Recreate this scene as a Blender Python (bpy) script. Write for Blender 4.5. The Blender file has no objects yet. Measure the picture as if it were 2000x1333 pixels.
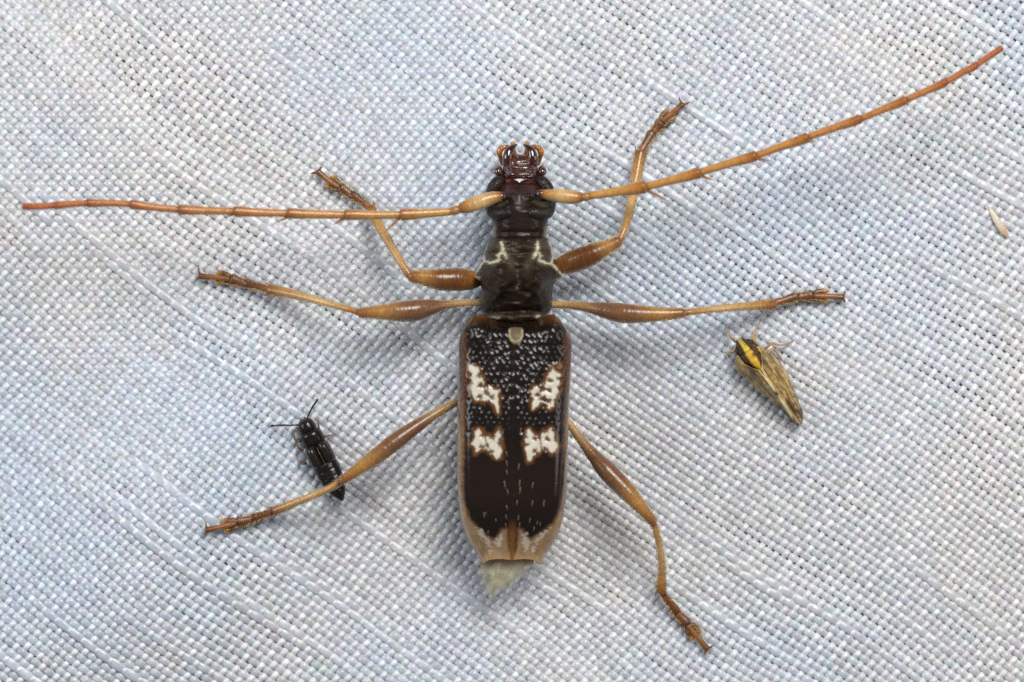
import bpy, math, random
import numpy as np
from mathutils import Vector

# ------------------------------------------------------------------ camera, world, lamps, exposure
# 1 Blender unit = 1 cm.  The frame is 5 cm wide on the cloth (2000 photo pixels).
sc = bpy.context.scene
sc.unit_settings.scale_length = 0.01
H = 20.0                      # lens height above the cloth
S = 5.0 / 2000.0              # cm per photo pixel at the cloth
cam_d = bpy.data.cameras.new("camera")
cam = bpy.data.objects.new("camera", cam_d)
sc.collection.objects.link(cam)
cam.location = (0, 0, H)
cam_d.sensor_width = 36.0
cam_d.lens = 36.0 * H / 5.0
cam_d.clip_start = 0.5
cam_d.clip_end = 200.0
cam_d.dof.use_dof = True
cam_d.dof.focus_distance = H - 0.17
cam_d.dof.aperture_fstop = 0.24
sc.camera = cam

world = bpy.data.worlds.new("World")
sc.world = world
world.use_nodes = True
bg = world.node_tree.nodes["Background"]
bg.inputs[0].default_value = (0.86, 0.93, 1.0, 1)
bg.inputs[1].default_value = 0.14


def area_light(name, loc, target, size, power, color):
    d = bpy.data.lights.new(name, 'AREA')
    d.shape = 'DISK'
    d.size = size
    d.energy = power
    d.color = color
    o = bpy.data.objects.new(name, d)
    sc.collection.objects.link(o)
    o.location = loc
    o.rotation_euler = (Vector(target) - Vector(loc)).to_track_quat('-Z', 'Y').to_euler()
    return o


area_light("flash_key", (3.6, 8.6, 14.0), (0, 0.1, 0), 8.0, 2550, (1.0, 0.985, 0.955))
area_light("fill_left", (-13.0, 3.0, 8.5), (0, 0, 0), 9.0, 1150, (0.90, 0.945, 1.0))  # added fill lamp, blue tint cools the cloth on the left
area_light("fill_right", (13.5, 1.0, 7.0), (0, 0, 0), 9.0, 480, (1.0, 0.98, 0.96))  # added weak fill lamp that lightens the shadows

sc.view_settings.view_transform = 'Standard'
sc.view_settings.look = 'None'
sc.view_settings.exposure = 0.0
sc.view_settings.gamma = 1.0
sc.render.engine = 'CYCLES'
sc.cycles.use_denoising = False
sc.cycles.max_bounces = 8
sc.cycles.sample_clamp_indirect = 4.0

rng = np.random.default_rng(11)
random.seed(5)

# ------------------------------------------------------------------ small maths helpers


def hashv(ix, iy, seed):
    h = (ix.astype(np.int64) * 374761393 + iy.astype(np.int64) * 668265263 + seed * 974634777) & 0x7fffffff
    h = ((h ^ (h >> 13)) * 1274126177) & 0x7fffffff
    return ((h ^ (h >> 16)) & 0xffff) / 65535.0


def vnoise(x, y, seed=0):
    x = np.asarray(x, float)
    y = np.asarray(y, float)
    ix, iy = np.floor(x), np.floor(y)
    fx, fy = x - ix, y - iy
    fx = fx * fx * (3 - 2 * fx)
    fy = fy * fy * (3 - 2 * fy)
    a = hashv(ix, iy, seed)
    b = hashv(ix + 1, iy, seed)
    c = hashv(ix, iy + 1, seed)
    d = hashv(ix + 1, iy + 1, seed)
    return (a * (1 - fx) + b * fx) * (1 - fy) + (c * (1 - fx) + d * fx) * fy


def smooth(e0, e1, x):
    t = np.clip((np.asarray(x, float) - e0) / (e1 - e0), 0, 1)
    return t * t * (3 - 2 * t)


def spline(x, xs, ys):
    """monotone-ish cubic interpolation"""
    xs = np.asarray(xs, float)
    ys = np.asarray(ys, float)
    x = np.clip(np.asarray(x, float), xs[0], xs[-1])
    h = np.diff(xs)
    dl = np.diff(ys) / h
    m = np.zeros(len(xs))
    m[0], m[-1] = dl[0], dl[-1]
    for i in range(1, len(xs) - 1):
        if dl[i - 1] * dl[i] > 0:
            w1, w2 = 2 * h[i] + h[i - 1], h[i] + 2 * h[i - 1]
            m[i] = (w1 + w2) / (w1 / dl[i - 1] + w2 / dl[i])
    k = np.clip(np.searchsorted(xs, x) - 1, 0, len(h) - 1)
    t = (x - xs[k]) / h[k]
    return ((2 * t**3 - 3 * t**2 + 1) * ys[k] + (t**3 - 2 * t**2 + t) * h[k] * m[k]
            + (-2 * t**3 + 3 * t**2) * ys[k + 1] + (t**3 - t**2) * h[k] * m[k + 1])


def sdf_poly(px, py, poly):
    """signed distance to a closed outline, negative inside"""
    poly = np.asarray(poly, float)
    d = np.full(px.shape, 1e9)
    inside = np.zeros(px.shape, bool)
    n = len(poly)
    for i in range(n):
        ax, ay = poly[i]
        bx, by = poly[(i + 1) % n]
        ex, ey = bx - ax, by - ay
        t = np.clip(((px - ax) * ex + (py - ay) * ey) / (ex * ex + ey * ey + 1e-9), 0, 1)
        d = np.minimum(d, np.hypot(px - ax - t * ex, py - ay - t * ey))
        if abs(ey) > 1e-9:
            c = (ay > py) != (by > py)
            inside ^= c & (px < ex * (py - ay) / ey + ax)
    return np.where(inside, -d, d)


def dist_line(px, py, line):
    d = np.full(px.shape, 1e9)
    for (ax, ay), (bx, by) in zip(line[:-1], line[1:]):
        ex, ey = bx - ax, by - ay
        t = np.clip(((px - ax) * ex + (py - ay) * ey) / (ex * ex + ey * ey + 1e-9), 0, 1)
        d = np.minimum(d, np.hypot(px - ax - t * ex, py - ay - t * ey))
    return d


def fabric_px(px, py):
    """gentle folds of the cloth (cm) over photo-pixel position"""
    p, q = px, py
    w = 0.050 * np.sin((0.45 * p + 0.89 * q - 60) / 120.0 + 1.2 * np.sin((0.8 * p - 0.6 * q) / 400.0)) * (0.15 + 0.85 * smooth(1000, 250, p))
    w = w + 0.022 * np.sin((0.3 * p + 0.95 * q) / 310.0 + 1.0)
    w = w + (0.05 + 0.07 * smooth(900, 300, p)) * (vnoise(p / 380.0, q / 380.0, 3) - 0.5) + 0.02 * (vnoise(p / 160.0, q / 160.0, 8) - 0.5)
    return w * 0.9


def W(px, py, z, zref=None):
    k = 1.0 - (np.asarray(z, float) if zref is None else zref) / H
    return np.stack([(np.asarray(px, float) - 1000) * S * k, (666.5 - np.asarray(py, float)) * S * k,
                     np.asarray(z, float) + 0 * np.asarray(px, float)], -1)


def ground(px, py):
    return float(fabric_px(np.array([float(px)]), np.array([float(py)]))[0])


# ------------------------------------------------------------------ object helpers
WPOS = {}


def obj(name, verts, faces, mat, parent=None, cols=None, solid=0.0, smooth_shade=True, sub=0):
    verts = np.asarray(verts, float)
    c = (verts.min(0) + verts.max(0)) / 2
    me = bpy.data.meshes.new(name)
    me.from_pydata((verts - c).tolist(), [], [tuple(map(int, f)) for f in faces])
    if smooth_shade:
        me.polygons.foreach_set('use_smooth', np.ones(len(me.polygons), bool))
    if cols is not None:
        at = me.color_attributes.new('Col', 'FLOAT_COLOR', 'POINT')
        rgba = np.ones((len(verts), 4))
        cols = np.asarray(cols)
        rgba[:, :cols.shape[1]] = np.clip(cols, 0, 1)
        at.data.foreach_set('color', rgba.ravel())
    me.materials.append(mat)
    o = bpy.data.objects.new(name, me)
    sc.collection.objects.link(o)
    place(o, c, parent)
    if solid:
        m = o.modifiers.new('thickness', 'SOLIDIFY')
        m.thickness = solid
        m.offset = -1
    return o


def place(o, c, parent):
    c = np.asarray(c, float)
    if parent is not None:
        o.parent = parent
        o.location = tuple(c - WPOS[parent.name])
    else:
        o.location = tuple(c)
    WPOS[o.name] = c


def thing(name, label, cat, loc):
    o = bpy.data.objects.new(name, None)
    sc.collection.objects.link(o)
    o.empty_display_size = 0.1
    place(o, loc, None)
    o['label'] = label
    o['category'] = cat
    return o


class Geo:
    """collects pieces into one mesh"""
    def __init__(self):
        self.v, self.f, self.c, self.n = [], [], [], 0

    def add(self, v, f, c):
        self.v.append(np.asarray(v, float))
        self.c.append(np.asarray(c, float))
        self.f += [tuple(i + self.n for i in q) for q in f]
        self.n += len(v)
        return self

    def build(self, name, mat, parent=None):
        return obj(name, np.vstack(self.v), self.f, mat, parent, np.vstack(self.c))


def ring_faces(n, m):
    f = []
    for i in range(n - 1):
        for j in range(m):
            k = (j + 1) % m
            f.append((i * m + j, i * m + k, (i + 1) * m + k, (i + 1) * m + j))
    return f


def col_stops(t, stops):
    ts = [s[0] for s in stops]
    return np.stack([np.interp(t, ts, [s[1][k] for s in stops]) for k in range(3)], -1)


def tube_geo(pts, stops, m=12, step=2.5, flat=1.0, cap=(0.6, 0.6), speck=0.18, rough=0.0, seed=1, lift=0.0):
    """round-ended tapering tube through (px, py, z, diameter px) points"""
    P = np.asarray(pts, float)
    seg = np.hypot(np.diff(P[:, 0]), np.diff(P[:, 1])) + np.abs(np.diff(P[:, 2])) / S + 1e-6
    s = np.concatenate([[0], np.cumsum(seg)])
    n = max(5, int(s[-1] / step))
    q = np.linspace(0, s[-1], n)
    if len(P) > 2:
        X = np.stack([spline_cr(q, s, P[:, k]) for k in range(3)] + [spline(q, s, P[:, 3])], -1)
    else:
        X = np.stack([np.interp(q, s, P[:, k]) for k in range(4)], -1)
    ctr = W(X[:, 0], X[:, 1], X[:, 2])
    rad = X[:, 3] / 2 * S * (1 - X[:, 2] / H)
    T = np.gradient(ctr, axis=0)
    T /= np.linalg.norm(T, axis=1)[:, None]
    tt = q / s[-1]
    # rounded ends
    pre = [(a, b) for a, b in ((-1.0, 0.0), (-0.85, 0.5), (-0.5, 0.85))]
    cs, rs, Ts, t2 = [], [], [], []
    for a, b in pre:
        cs.append(ctr[0] + T[0] * a * rad[0] * cap[0]); rs.append(rad[0] * max(b, 0.02)); Ts.append(T[0]); t2.append(0)
    cs += list(ctr); rs += list(rad); Ts += list(T); t2 += list(tt)
    for a, b in pre[::-1]:
        cs.append(ctr[-1] - T[-1] * a * rad[-1] * cap[1]); rs.append(rad[-1] * max(b, 0.02)); Ts.append(T[-1]); t2.append(1)
    cs, rs, Ts, t2 = np.array(cs), np.array(rs), np.array(Ts), np.array(t2)
    side = np.cross(Ts, [0, 0, 1.0])
    side /= np.linalg.norm(side, axis=1)[:, None] + 1e-12
    up = np.cross(side, Ts)
    th = np.linspace(0, 2 * np.pi, m, endpoint=False)
    rr = rs[:, None] * np.ones(m)[None]
    if rough:
        ii = np.arange(len(rs))[:, None] + 0 * th[None]
        rr = rr * (1 + rough * (vnoise(ii * 0.9, th[None] * 2.2 + 0 * ii, seed) - 0.5))
    V = cs[:, None, :] + side[:, None, :] * (rr * np.cos(th))[..., None] + up[:, None, :] * (rr * flat * np.sin(th))[..., None]
    V = V.reshape(-1, 3)
    V[:, 2] += lift
    C = np.repeat(col_stops(t2, stops), m, 0)
    i = np.repeat(np.arange(len(rs)), m)
    j = np.tile(np.arange(m), len(rs))
    C = C * (1 + speck * 2 * (vnoise(i * 0.55, j * 0.8, seed) - 0.5))[:, None]
    f = ring_faces(len(rs), m)
    f.append(tuple(range(m - 1, -1, -1)))
    f.append(tuple(range((len(rs) - 1) * m, len(rs) * m)))
    return V, f, C


def spline_cr(q, s, y):
    m = np.gradient(y, s)
    k = np.clip(np.searchsorted(s, q) - 1, 0, len(s) - 2)
    h = s[k + 1] - s[k]
    t = (q - s[k]) / h
    return ((2 * t**3 - 3 * t**2 + 1) * y[k] + (t**3 - 2 * t**2 + t) * h * m[k]
            + (-2 * t**3 + 3 * t**2) * y[k + 1] + (t**3 - t**2) * h * m[k + 1])


def tube(name, pts, stops, mat, parent, **kw):
    v, f, c = tube_geo(pts, stops, **kw)
    return obj(name, v, f, mat, parent, c)


def loft_geo(st, O=(0, 0), d=(0, 1), r=(1, 0), n=60, m=40, e=0.85, colf=None, dispf=None, belt=0.42, zref=None):
    """closed shell along an axis: stations (l, left, right, ztop, zbottom) in photo pixels / cm"""
    st = np.asarray(st, float)
    l = np.linspace(st[0, 0], st[-1, 0], n)
    xl, xr, zt, zb = [spline(l, st[:, 0], st[:, k]) for k in (1, 2, 3, 4)]
    th = np.linspace(0, 2 * np.pi, m, endpoint=False)
    c, s_ = np.cos(th), np.sin(th)
    c = np.sign(c) * np.abs(c)**e
    s_ = np.sign(s_) * np.abs(s_)**e
    cx, hw = (xl + xr) / 2, (xr - xl) / 2
    zm = zb + (zt - zb) * belt
    x = cx[:, None] + hw[:, None] * c[None]
    z = zm[:, None] + np.where(s_ > 0, (zt - zm)[:, None] * s_, (zm - zb)[:, None] * s_)
    ll = l[:, None] + 0 * th[None]
    px = O[0] + ll * d[0] + x * r[0]
    py = O[1] + ll * d[1] + x * r[1]
    nx = x - cx[:, None]
    nx = nx / np.maximum(hw[:, None], 1e-6)
    if dispf is not None:
        z = z + dispf(px, py, ll, x, nx) * np.clip(s_, 0, 1)[None]
    zr = float(np.mean(zm)) if zref is None else zref
    V = W(px, py, z, zr).reshape(-1, 3)
    C = colf(px, py, ll, x, nx).reshape(-1, 3)
    f = ring_faces(n, m)
    f.append(tuple(range(m)))
    f.append(tuple(range(n * m - 1, (n - 1) * m - 1, -1)))
    return V, f, C


def loft(name, st, mat, parent, **kw):
    v, f, c = loft_geo(st, **kw)
    return obj(name, v, f, mat, parent, c)


def setae_geo(G, pts, count, length, colour, spread=0.9, width=0.9, seed=3, up=0.5):
    """short tapering hairs on both flanks of a limb"""
    r = np.random.default_rng(seed)
    P = np.asarray(pts, float)
    s = np.concatenate([[0], np.cumsum(np.hypot(np.diff(P[:, 0]), np.diff(P[:, 1])))])
    for _ in range(count):
        q = r.uniform(0.02, 0.99) * s[-1]
        x, y, z, d = [np.interp(q, s, P[:, k]) for k in range(4)]
        k = min(np.searchsorted(s, q), len(P) - 1)
        t = P[k, :2] - P[k - 1, :2]
        t = t / (np.hypot(*t) + 1e-9)
        sd = r.choice([-1, 1])
        nrm = np.array([-t[1], t[0]]) * sd
        a = r.uniform(0.15, spread)
        dr = t * math.cos(a) + nrm * math.sin(a)
        off = r.uniform(0.55, 0.98)
        bx, by = x + nrm[0] * d / 2 * off, y + nrm[1] * d / 2 * off
        bz = z + d / 2 * S * math.sqrt(1 - off * off) * 0.7
        L = length * r.uniform(0.5, 1.2)
        tip = W(bx + dr[0] * L, by + dr[1] * L, bz + up * L * S * r.uniform(-0.5, 0.8))
        b = W(bx, by, bz)
        w = width * S / 2
        n3 = np.array([-dr[1], -dr[0], 0])
        n3 = np.array([dr[1], dr[0], 0]) * w
        V = [b + n3, b - n3, b + [0, 0, w * 1.5], tip]
        c = np.array(colour) * r.uniform(0.7, 1.15)
        G.add(V, [(0, 2, 3), (2, 1, 3), (1, 0, 3), (0, 1, 2)], np.tile(c, (4, 1)))


# ------------------------------------------------------------------ materials


def new_mat(name):
    m = bpy.data.materials.new(name)
    m.use_nodes = True
    nt = m.node_tree
    return m, nt, nt.nodes, nt.nodes['Principled BSDF']


def attr_mat(name, rough=0.35, spec=0.5, sss=0.0, sssr=(0.03, 0.012, 0.004), sheen=0.0, coat=0.0, bump=0.0,
             bscale=120.0, rough_var=0.12, trans=0.0, vor=False, sheen_tint=(1.0, 0.9, 0.75), see=0.0):
    m, nt, N, b = new_mat(name)
    a = N.new('ShaderNodeAttribute')
    a.attribute_name = 'Col'
    g = N.new('ShaderNodeNewGeometry')
    no = N.new('ShaderNodeTexNoise')
    no.inputs['Scale'].default_value = bscale * 0.35
    no.inputs['Detail'].default_value = 4
    nt.links.new(g.outputs['Position'], no.inputs['Vector'])
    mr = N.new('ShaderNodeMapRange')
    mr.inputs['To Min'].default_value = 0.78
    mr.inputs['To Max'].default_value = 1.22
    nt.links.new(no.outputs['Fac'], mr.inputs['Value'])
    mul = N.new('ShaderNodeVectorMath')
    mul.operation = 'SCALE'
    nt.links.new(a.outputs['Color'], mul.inputs[0])
    nt.links.new(mr.outputs['Result'], mul.inputs['Scale'])
    nt.links.new(mul.outputs['Vector'], b.inputs['Base Color'])
    r2 = N.new('ShaderNodeMapRange')
    r2.inputs['To Min'].default_value = max(0.03, rough - rough_var)
    r2.inputs['To Max'].default_value = rough + rough_var
    nt.links.new(no.outputs['Fac'], r2.inputs['Value'])
    nt.links.new(r2.outputs['Result'], b.inputs['Roughness'])
    b.inputs['Specular IOR Level'].default_value = spec
    if sss:
        b.inputs['Subsurface Weight'].default_value = sss
        b.inputs['Subsurface Radius'].default_value = sssr
        b.inputs['Subsurface Scale'].default_value = 1.0
    if sheen:
        b.inputs['Sheen Weight'].default_value = sheen
        b.inputs['Sheen Roughness'].default_value = 0.4
        b.inputs['Sheen Tint'].default_value = (*sheen_tint, 1)
    if coat:
        b.inputs['Coat Weight'].default_value = coat
        b.inputs['Coat Roughness'].default_value = 0.12
    if bump:
        if vor:
            tx = N.new('ShaderNodeTexVoronoi')
            tx.inputs['Scale'].default_value = bscale
            out = tx.outputs['Distance']
        else:
            tx = N.new('ShaderNodeTexNoise')
            tx.inputs['Scale'].default_value = bscale
            tx.inputs['Detail'].default_value = 3
            out = tx.outputs['Fac']
        nt.links.new(g.outputs['Position'], tx.inputs['Vector'])
        bp = N.new('ShaderNodeBump')
        bp.inputs['Strength'].default_value = bump
        bp.inputs['Distance'].default_value = 0.006
        if vor:
            bp.invert = True
        nt.links.new(out, bp.inputs['Height'])
        nt.links.new(bp.outputs['Normal'], b.inputs['Normal'])
    if trans:
        tl = N.new('ShaderNodeBsdfTranslucent')
        nt.links.new(mul.outputs['Vector'], tl.inputs['Color'])
        mx = N.new('ShaderNodeMixShader')
        mx.inputs[0].default_value = trans
        nt.links.new(b.outputs[0], mx.inputs[1])
        nt.links.new(tl.outputs[0], mx.inputs[2])
        out_s = mx.outputs[0]
        if see:
            tp = N.new('ShaderNodeBsdfTransparent')
            m2 = N.new('ShaderNodeMixShader')
            iv = N.new('ShaderNodeMath'); iv.operation = 'SUBTRACT'; iv.inputs[0].default_value = 1.0
            nt.links.new(a.outputs['Alpha'], iv.inputs[1])
            nt.links.new(iv.outputs[0], m2.inputs[0])
            nt.links.new(out_s, m2.inputs[1])
            nt.links.new(tp.outputs[0], m2.inputs[2])
            out_s = m2.outputs[0]
        nt.links.new(out_s, N['Material Output'].inputs[0])
    return m


M_leg = attr_mat('amber_chitin', 0.25, 0.55, sss=0.5, sssr=(0.03, 0.013, 0.004), sheen=0.45, bump=0.08, bscale=160)
M_tarsus = attr_mat('tarsus_chitin', 0.3, 0.5, sss=0.25, sheen=0.3, bump=0.2, bscale=160)
M_seta = attr_mat('seta', 0.45, 0.4, sss=0.0)
M_elytron = attr_mat('elytron_chitin', 0.16, 0.45, bump=0.02, bscale=140, rough_var=0.03)
M_pron = attr_mat('pubescent_chitin', 0.33, 0.22, sheen=0.0, bump=0.25, bscale=150, sheen_tint=(0.9, 0.85, 0.7))
M_head = attr_mat('head_chitin', 0.27, 0.22, bump=0.12, bscale=130)
M_gloss = attr_mat('gloss_chitin', 0.13, 0.8, bump=0.2, bscale=60, coat=0.6, rough_var=0.06)
M_eye = attr_mat('compound_eye', 0.22, 0.28, bump=0.45, bscale=95, vor=True, rough_var=0.05)
M_amber = attr_mat('amber_gloss', 0.2, 0.6, sss=0.3, sssr=(0.03, 0.012, 0.004), coat=0.3)
M_memb = attr_mat('wing_membrane', 0.3, 0.5, trans=0.25, see=0.25, bump=0.5, bscale=55)
M_hop = attr_mat('hopper_wing', 0.34, 0.3, trans=0.12, bump=0.15, bscale=120)
M_rove = attr_mat('rove_chitin', 0.2, 0.35, bump=0.12, bscale=110, rough_var=0.05)


def thread_mat(name, base, ang, warm):
    m, nt, N, b = new_mat(name)
    g = N.new('ShaderNodeNewGeometry')
    mp = N.new('ShaderNodeMapping')
    mp.vector_type = 'TEXTURE'
    mp.inputs['Rotation'].default_value = (0, 0, math.radians(ang))
    mp.inputs['Scale'].default_value = (0.09, 0.0065, 0.03)
    nt.links.new(g.outputs['Position'], mp.inputs['Vector'])
    fil = N.new('ShaderNodeTexNoise')             # filaments running along the thread
    fil.inputs['Scale'].default_value = 1.0
    fil.inputs['Detail'].default_value = 2
    nt.links.new(mp.outputs['Vector'], fil.inputs['Vector'])
    big = N.new('ShaderNodeTexNoise')             # broad blue-grey shading, put into the yarn colour
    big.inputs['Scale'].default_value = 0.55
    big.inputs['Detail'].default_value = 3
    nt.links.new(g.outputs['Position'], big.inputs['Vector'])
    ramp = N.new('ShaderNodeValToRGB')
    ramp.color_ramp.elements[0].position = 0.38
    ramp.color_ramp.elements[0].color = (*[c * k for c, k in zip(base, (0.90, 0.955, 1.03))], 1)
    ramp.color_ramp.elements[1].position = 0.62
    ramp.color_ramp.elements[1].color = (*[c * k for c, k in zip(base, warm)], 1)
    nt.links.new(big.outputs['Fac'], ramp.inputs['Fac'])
    # per-thread tone
    oi = N.new('ShaderNodeObjectInfo')
    mr = N.new('ShaderNodeMapRange')
    mr.inputs['To Min'].default_value = 0.90
    mr.inputs['To Max'].default_value = 1.07
    nt.links.new(oi.outputs['Random'], mr.inputs['Value'])
    sc1 = N.new('ShaderNodeVectorMath'); sc1.operation = 'SCALE'
    nt.links.new(ramp.outputs['Color'], sc1.inputs[0])
    nt.links.new(mr.outputs['Result'], sc1.inputs['Scale'])
    # fine blotches from stitch to stitch
    sp = N.new('ShaderNodeTexNoise')
    sp.inputs['Scale'].default_value = 26
    sp.inputs['Detail'].default_value = 2
    nt.links.new(g.outputs['Position'], sp.inputs['Vector'])
    mr2 = N.new('ShaderNodeMapRange')
    mr2.inputs['From Min'].default_value = 0.3
    mr2.inputs['From Max'].default_value = 0.7
    mr2.inputs['To Min'].default_value = 0.86
    mr2.inputs['To Max'].default_value = 1.10
    nt.links.new(sp.outputs['Fac'], mr2.inputs['Value'])
    sc2 = N.new('ShaderNodeVectorMath'); sc2.operation = 'SCALE'
    nt.links.new(sc1.outputs['Vector'], sc2.inputs[0])
    nt.links.new(mr2.outputs['Result'], sc2.inputs['Scale'])
    hu = N.new('ShaderNodeTexNoise')               # faint pink / blue flecks in the yarn
    hu.inputs['Scale'].default_value = 17
    hu.inputs['Detail'].default_value = 1
    nt.links.new(g.outputs['Position'], hu.inputs['Vector'])
    hm = N.new('ShaderNodeMix'); hm.data_type = 'RGBA'; hm.blend_type = 'SOFT_LIGHT'
    hm.inputs[0].default_value = 0.24
    nt.links.new(sc2.outputs['Vector'], hm.inputs[6])
    nt.links.new(hu.outputs['Color'], hm.inputs[7])
    last = hm.outputs[2]
    # faint brownish stains
    for (sx, sy, rad, colr) in ((5, 445, 0.26, (0.62, 0.50, 0.40)), (330, 1290, 0.14, (0.62, 0.55, 0.40))):
        w = W(sx, sy, 0.0)
        ds = N.new('ShaderNodeVectorMath'); ds.operation = 'DISTANCE'
        nt.links.new(g.outputs['Position'], ds.inputs[0])
        ds.inputs[1].default_value = tuple(w)
        ad = N.new('ShaderNodeMath'); ad.operation = 'MULTIPLY_ADD'
        nt.links.new(sp.outputs['Fac'], ad.inputs[0])
        ad.inputs[1].default_value = 0.25
        nt.links.new(ds.outputs['Value'], ad.inputs[2])
        mm = N.new('ShaderNodeMapRange')
        mm.inputs['From Min'].default_value = 0.1
        mm.inputs['From Max'].default_value = 0.1 + rad
        mm.inputs['To Min'].default_value = 0.45
        mm.inputs['To Max'].default_value = 0.0
        nt.links.new(ad.outputs[0], mm.inputs['Value'])
        mx = N.new('ShaderNodeMix'); mx.data_type = 'RGBA'
        nt.links.new(mm.outputs['Result'], mx.inputs[0])
        nt.links.new(last, mx.inputs[6])
        mx.inputs[7].default_value = (*colr, 1)
        last = mx.outputs[2]
    nt.links.new(last, b.inputs['Base Color'])
    b.inputs['Roughness'].default_value = 0.3
    b.inputs['Specular IOR Level'].default_value = 0.7
    b.inputs['Sheen Weight'].default_value = 0.1
    bp = N.new('ShaderNodeBump')
    bp.inputs['Strength'].default_value = 0.45
    bp.inputs['Distance'].default_value = 0.004
    nt.links.new(fil.outputs['Fac'], bp.inputs['Height'])
    nt.links.new(bp.outputs['Normal'], b.inputs['Normal'])
    return m


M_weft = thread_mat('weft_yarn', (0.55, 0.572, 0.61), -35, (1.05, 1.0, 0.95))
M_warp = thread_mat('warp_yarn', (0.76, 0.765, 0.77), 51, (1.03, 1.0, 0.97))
M_back, _nt, _N, _b = new_mat('cloth_underside')
_b.inputs['Base Color'].default_value = (0.36, 0.37, 0.40, 1)
_b.inputs['Roughness'].default_value = 0.8
_n = _N.new('ShaderNodeTexNoise'); _n.inputs['Scale'].default_value = 40
_bp = _N.new('ShaderNodeBump'); _bp.inputs['Strength'].default_value = 0.3
_nt.links.new(_n.outputs['Fac'], _bp.inputs['Height'])
_nt.links.new(_bp.outputs['Normal'], _b.inputs['Normal'])

# ------------------------------------------------------------------ the woven cloth
X0, X1, Y0, Y1 = -260.0, 2260.0, -220.0, 1553.0


def build_cloth():
    gx = np.linspace(X0, X1, 90)
    gy = np.linspace(Y0, Y1, 64)
    A, B = np.meshgrid(gx, gy)
    z = fabric_px(A, B) - 0.037
    V = W(A, B, z, 0.0).reshape(-1, 3)
    n, m = A.shape
    f = [(i * m + j, (i + 1) * m + j, (i + 1) * m + j + 1, i * m + j + 1) for i in range(n - 1) for j in range(m - 1)]
    cloth = obj('cloth', V, f, M_back)
    cloth['kind'] = 'structure'
    cloth['label'] = 'pale blue-grey plain woven cloth with slubby threads under the insects'

    a = np.array([13.5, 9.4])
    b = np.array([9.4, -11.8])
    C = np.array([1000.0, 666.0])

    def warp(p):
        x, y = p[:, 0], p[:, 1]
        k = 6.5e-5 * (1.0 - 0.75 * np.clip(y / 1333.0, -0.2, 1.2))
        q = p.copy()
        q[:, 1] = y - k * (x - 900)**2 + 14 * (vnoise(x / 330, y / 330, 21) - 0.5) * 2
        q[:, 0] = x + 12 * (vnoise(x / 300, y / 300, 22) - 0.5) * 2
        return q

    phi = np.radians(np.linspace(-108, 108, 7))
    cp, sp = np.cos(phi), np.sin(phi)

    def one(kind, idx):
        t = np.arange(-150, 150, 0.25)
        i = np.full(t.shape, float(idx))
        u, v = (t, i) if kind == 0 else (i, t)
        p = warp(C + u[:, None] * a + v[:, None] * b)
        ok = (p[:, 0] > X0 + 6) & (p[:, 0] < X1 - 6) & (p[:, 1] > Y0 + 6) & (p[:, 1] < Y1 - 6)
        if ok.sum() < 16:
            return
        k0, k1 = np.argmax(ok), len(ok) - np.argmax(ok[::-1])
        sl = slice(k0, k1)
        t, u, v, p = t[sl], u[sl], v[sl], p[sl]
        sd = int(idx) * 2 + kind + 900
        thick = vnoise(t / 9.0, t * 0 + 0.5, sd)
        if kind == 0:
            # slubs: stretches where the yarn swells and rides on top
            sl_n = smooth(0.70, 0.86, vnoise(t / 20.0, t * 0 + 3.3, sd + 51)) * (hashv(np.array([idx]), np.array([7]), 5)[0] > 0.36)
            w = 7.8 * (0.86 + 0.28 * thick) * (1 + 0.22 * sl_n * (0.6 + 0.8 * vnoise(t / 2.3, t * 0 + 4.4, sd + 13)))
            h = 4.1 * (0.92 + 0.2 * thick)
            zz = 2.5 * np.cos(np.pi * (u + v)) * (1 - 0.72 * sl_n) + 3.4 * sl_n
            w = w * (1 + 0.05 * np.cos(np.pi * (u + v)))
        else:
            w = 5.5 * (0.86 + 0.28 * thick)
            h = 4.2 * (0.92 + 0.2 * thick)
            zz = -4.5 * np.cos(np.pi * (u + v))
        zz = zz + 1.1 * (vnoise(t / 1.3, t * 0 + 0.2, sd + 7) - 0.5)
        T = np.gradient(p, axis=0)
        T /= np.linalg.norm(T, axis=1)[:, None]
        Nn = np.stack([-T[:, 1], T[:, 0]], -1)
        lat = 2.0 * (vnoise(t / 3.1, t * 0 + 0.7, sd + 3) - 0.5)
        p = p + Nn * lat[:, None]
        fz = fabric_px(p[:, 0], p[:, 1])
        q = p[:, None, :] + Nn[:, None, :] * (w[:, None] * sp[None])[..., None]
        z = fz[:, None] + (zz[:, None] + h[:, None] * cp[None] - 7.0) * S
        V = np.stack([(q[..., 0] - 1000) * S, (666.5 - q[..., 1]) * S, z], -1).reshape(-1, 3)
        n, m = len(t), len(phi)
        ii, jj = np.meshgrid(np.arange(n - 1), np.arange(m - 1), indexing='ij')
        F = np.stack([ii * m + jj, (ii + 1) * m + jj, (ii + 1) * m + jj + 1, ii * m + jj + 1], -1).reshape(-1, 4)
        name = 'weft_thread' if kind == 0 else 'warp_thread'
        c = (V.min(0) + V.max(0)) / 2
        me = bpy.data.meshes.new(name)
        me.vertices.add(len(V))
        me.vertices.foreach_set('co', (V - c).astype(np.float32).ravel())
        me.loops.add(F.size)
        me.loops.foreach_set('vertex_index', F.astype(np.int32).ravel())
        me.polygons.add(len(F))
        me.polygons.foreach_set('loop_start', np.arange(0, F.size, 4, dtype=np.int32))
        me.polygons.foreach_set('use_smooth', np.ones(len(F), bool))
        me.update(calc_edges=True)
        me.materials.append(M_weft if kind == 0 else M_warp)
        o = bpy.data.objects.new(name, me)
        sc.collection.objects.link(o)
        place(o, c, cloth)

    for idx in range(-120, 121):
        one(0, idx)
    for idx in range(-120, 121):
        one(1, idx)
    return cloth


build_cloth()

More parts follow.
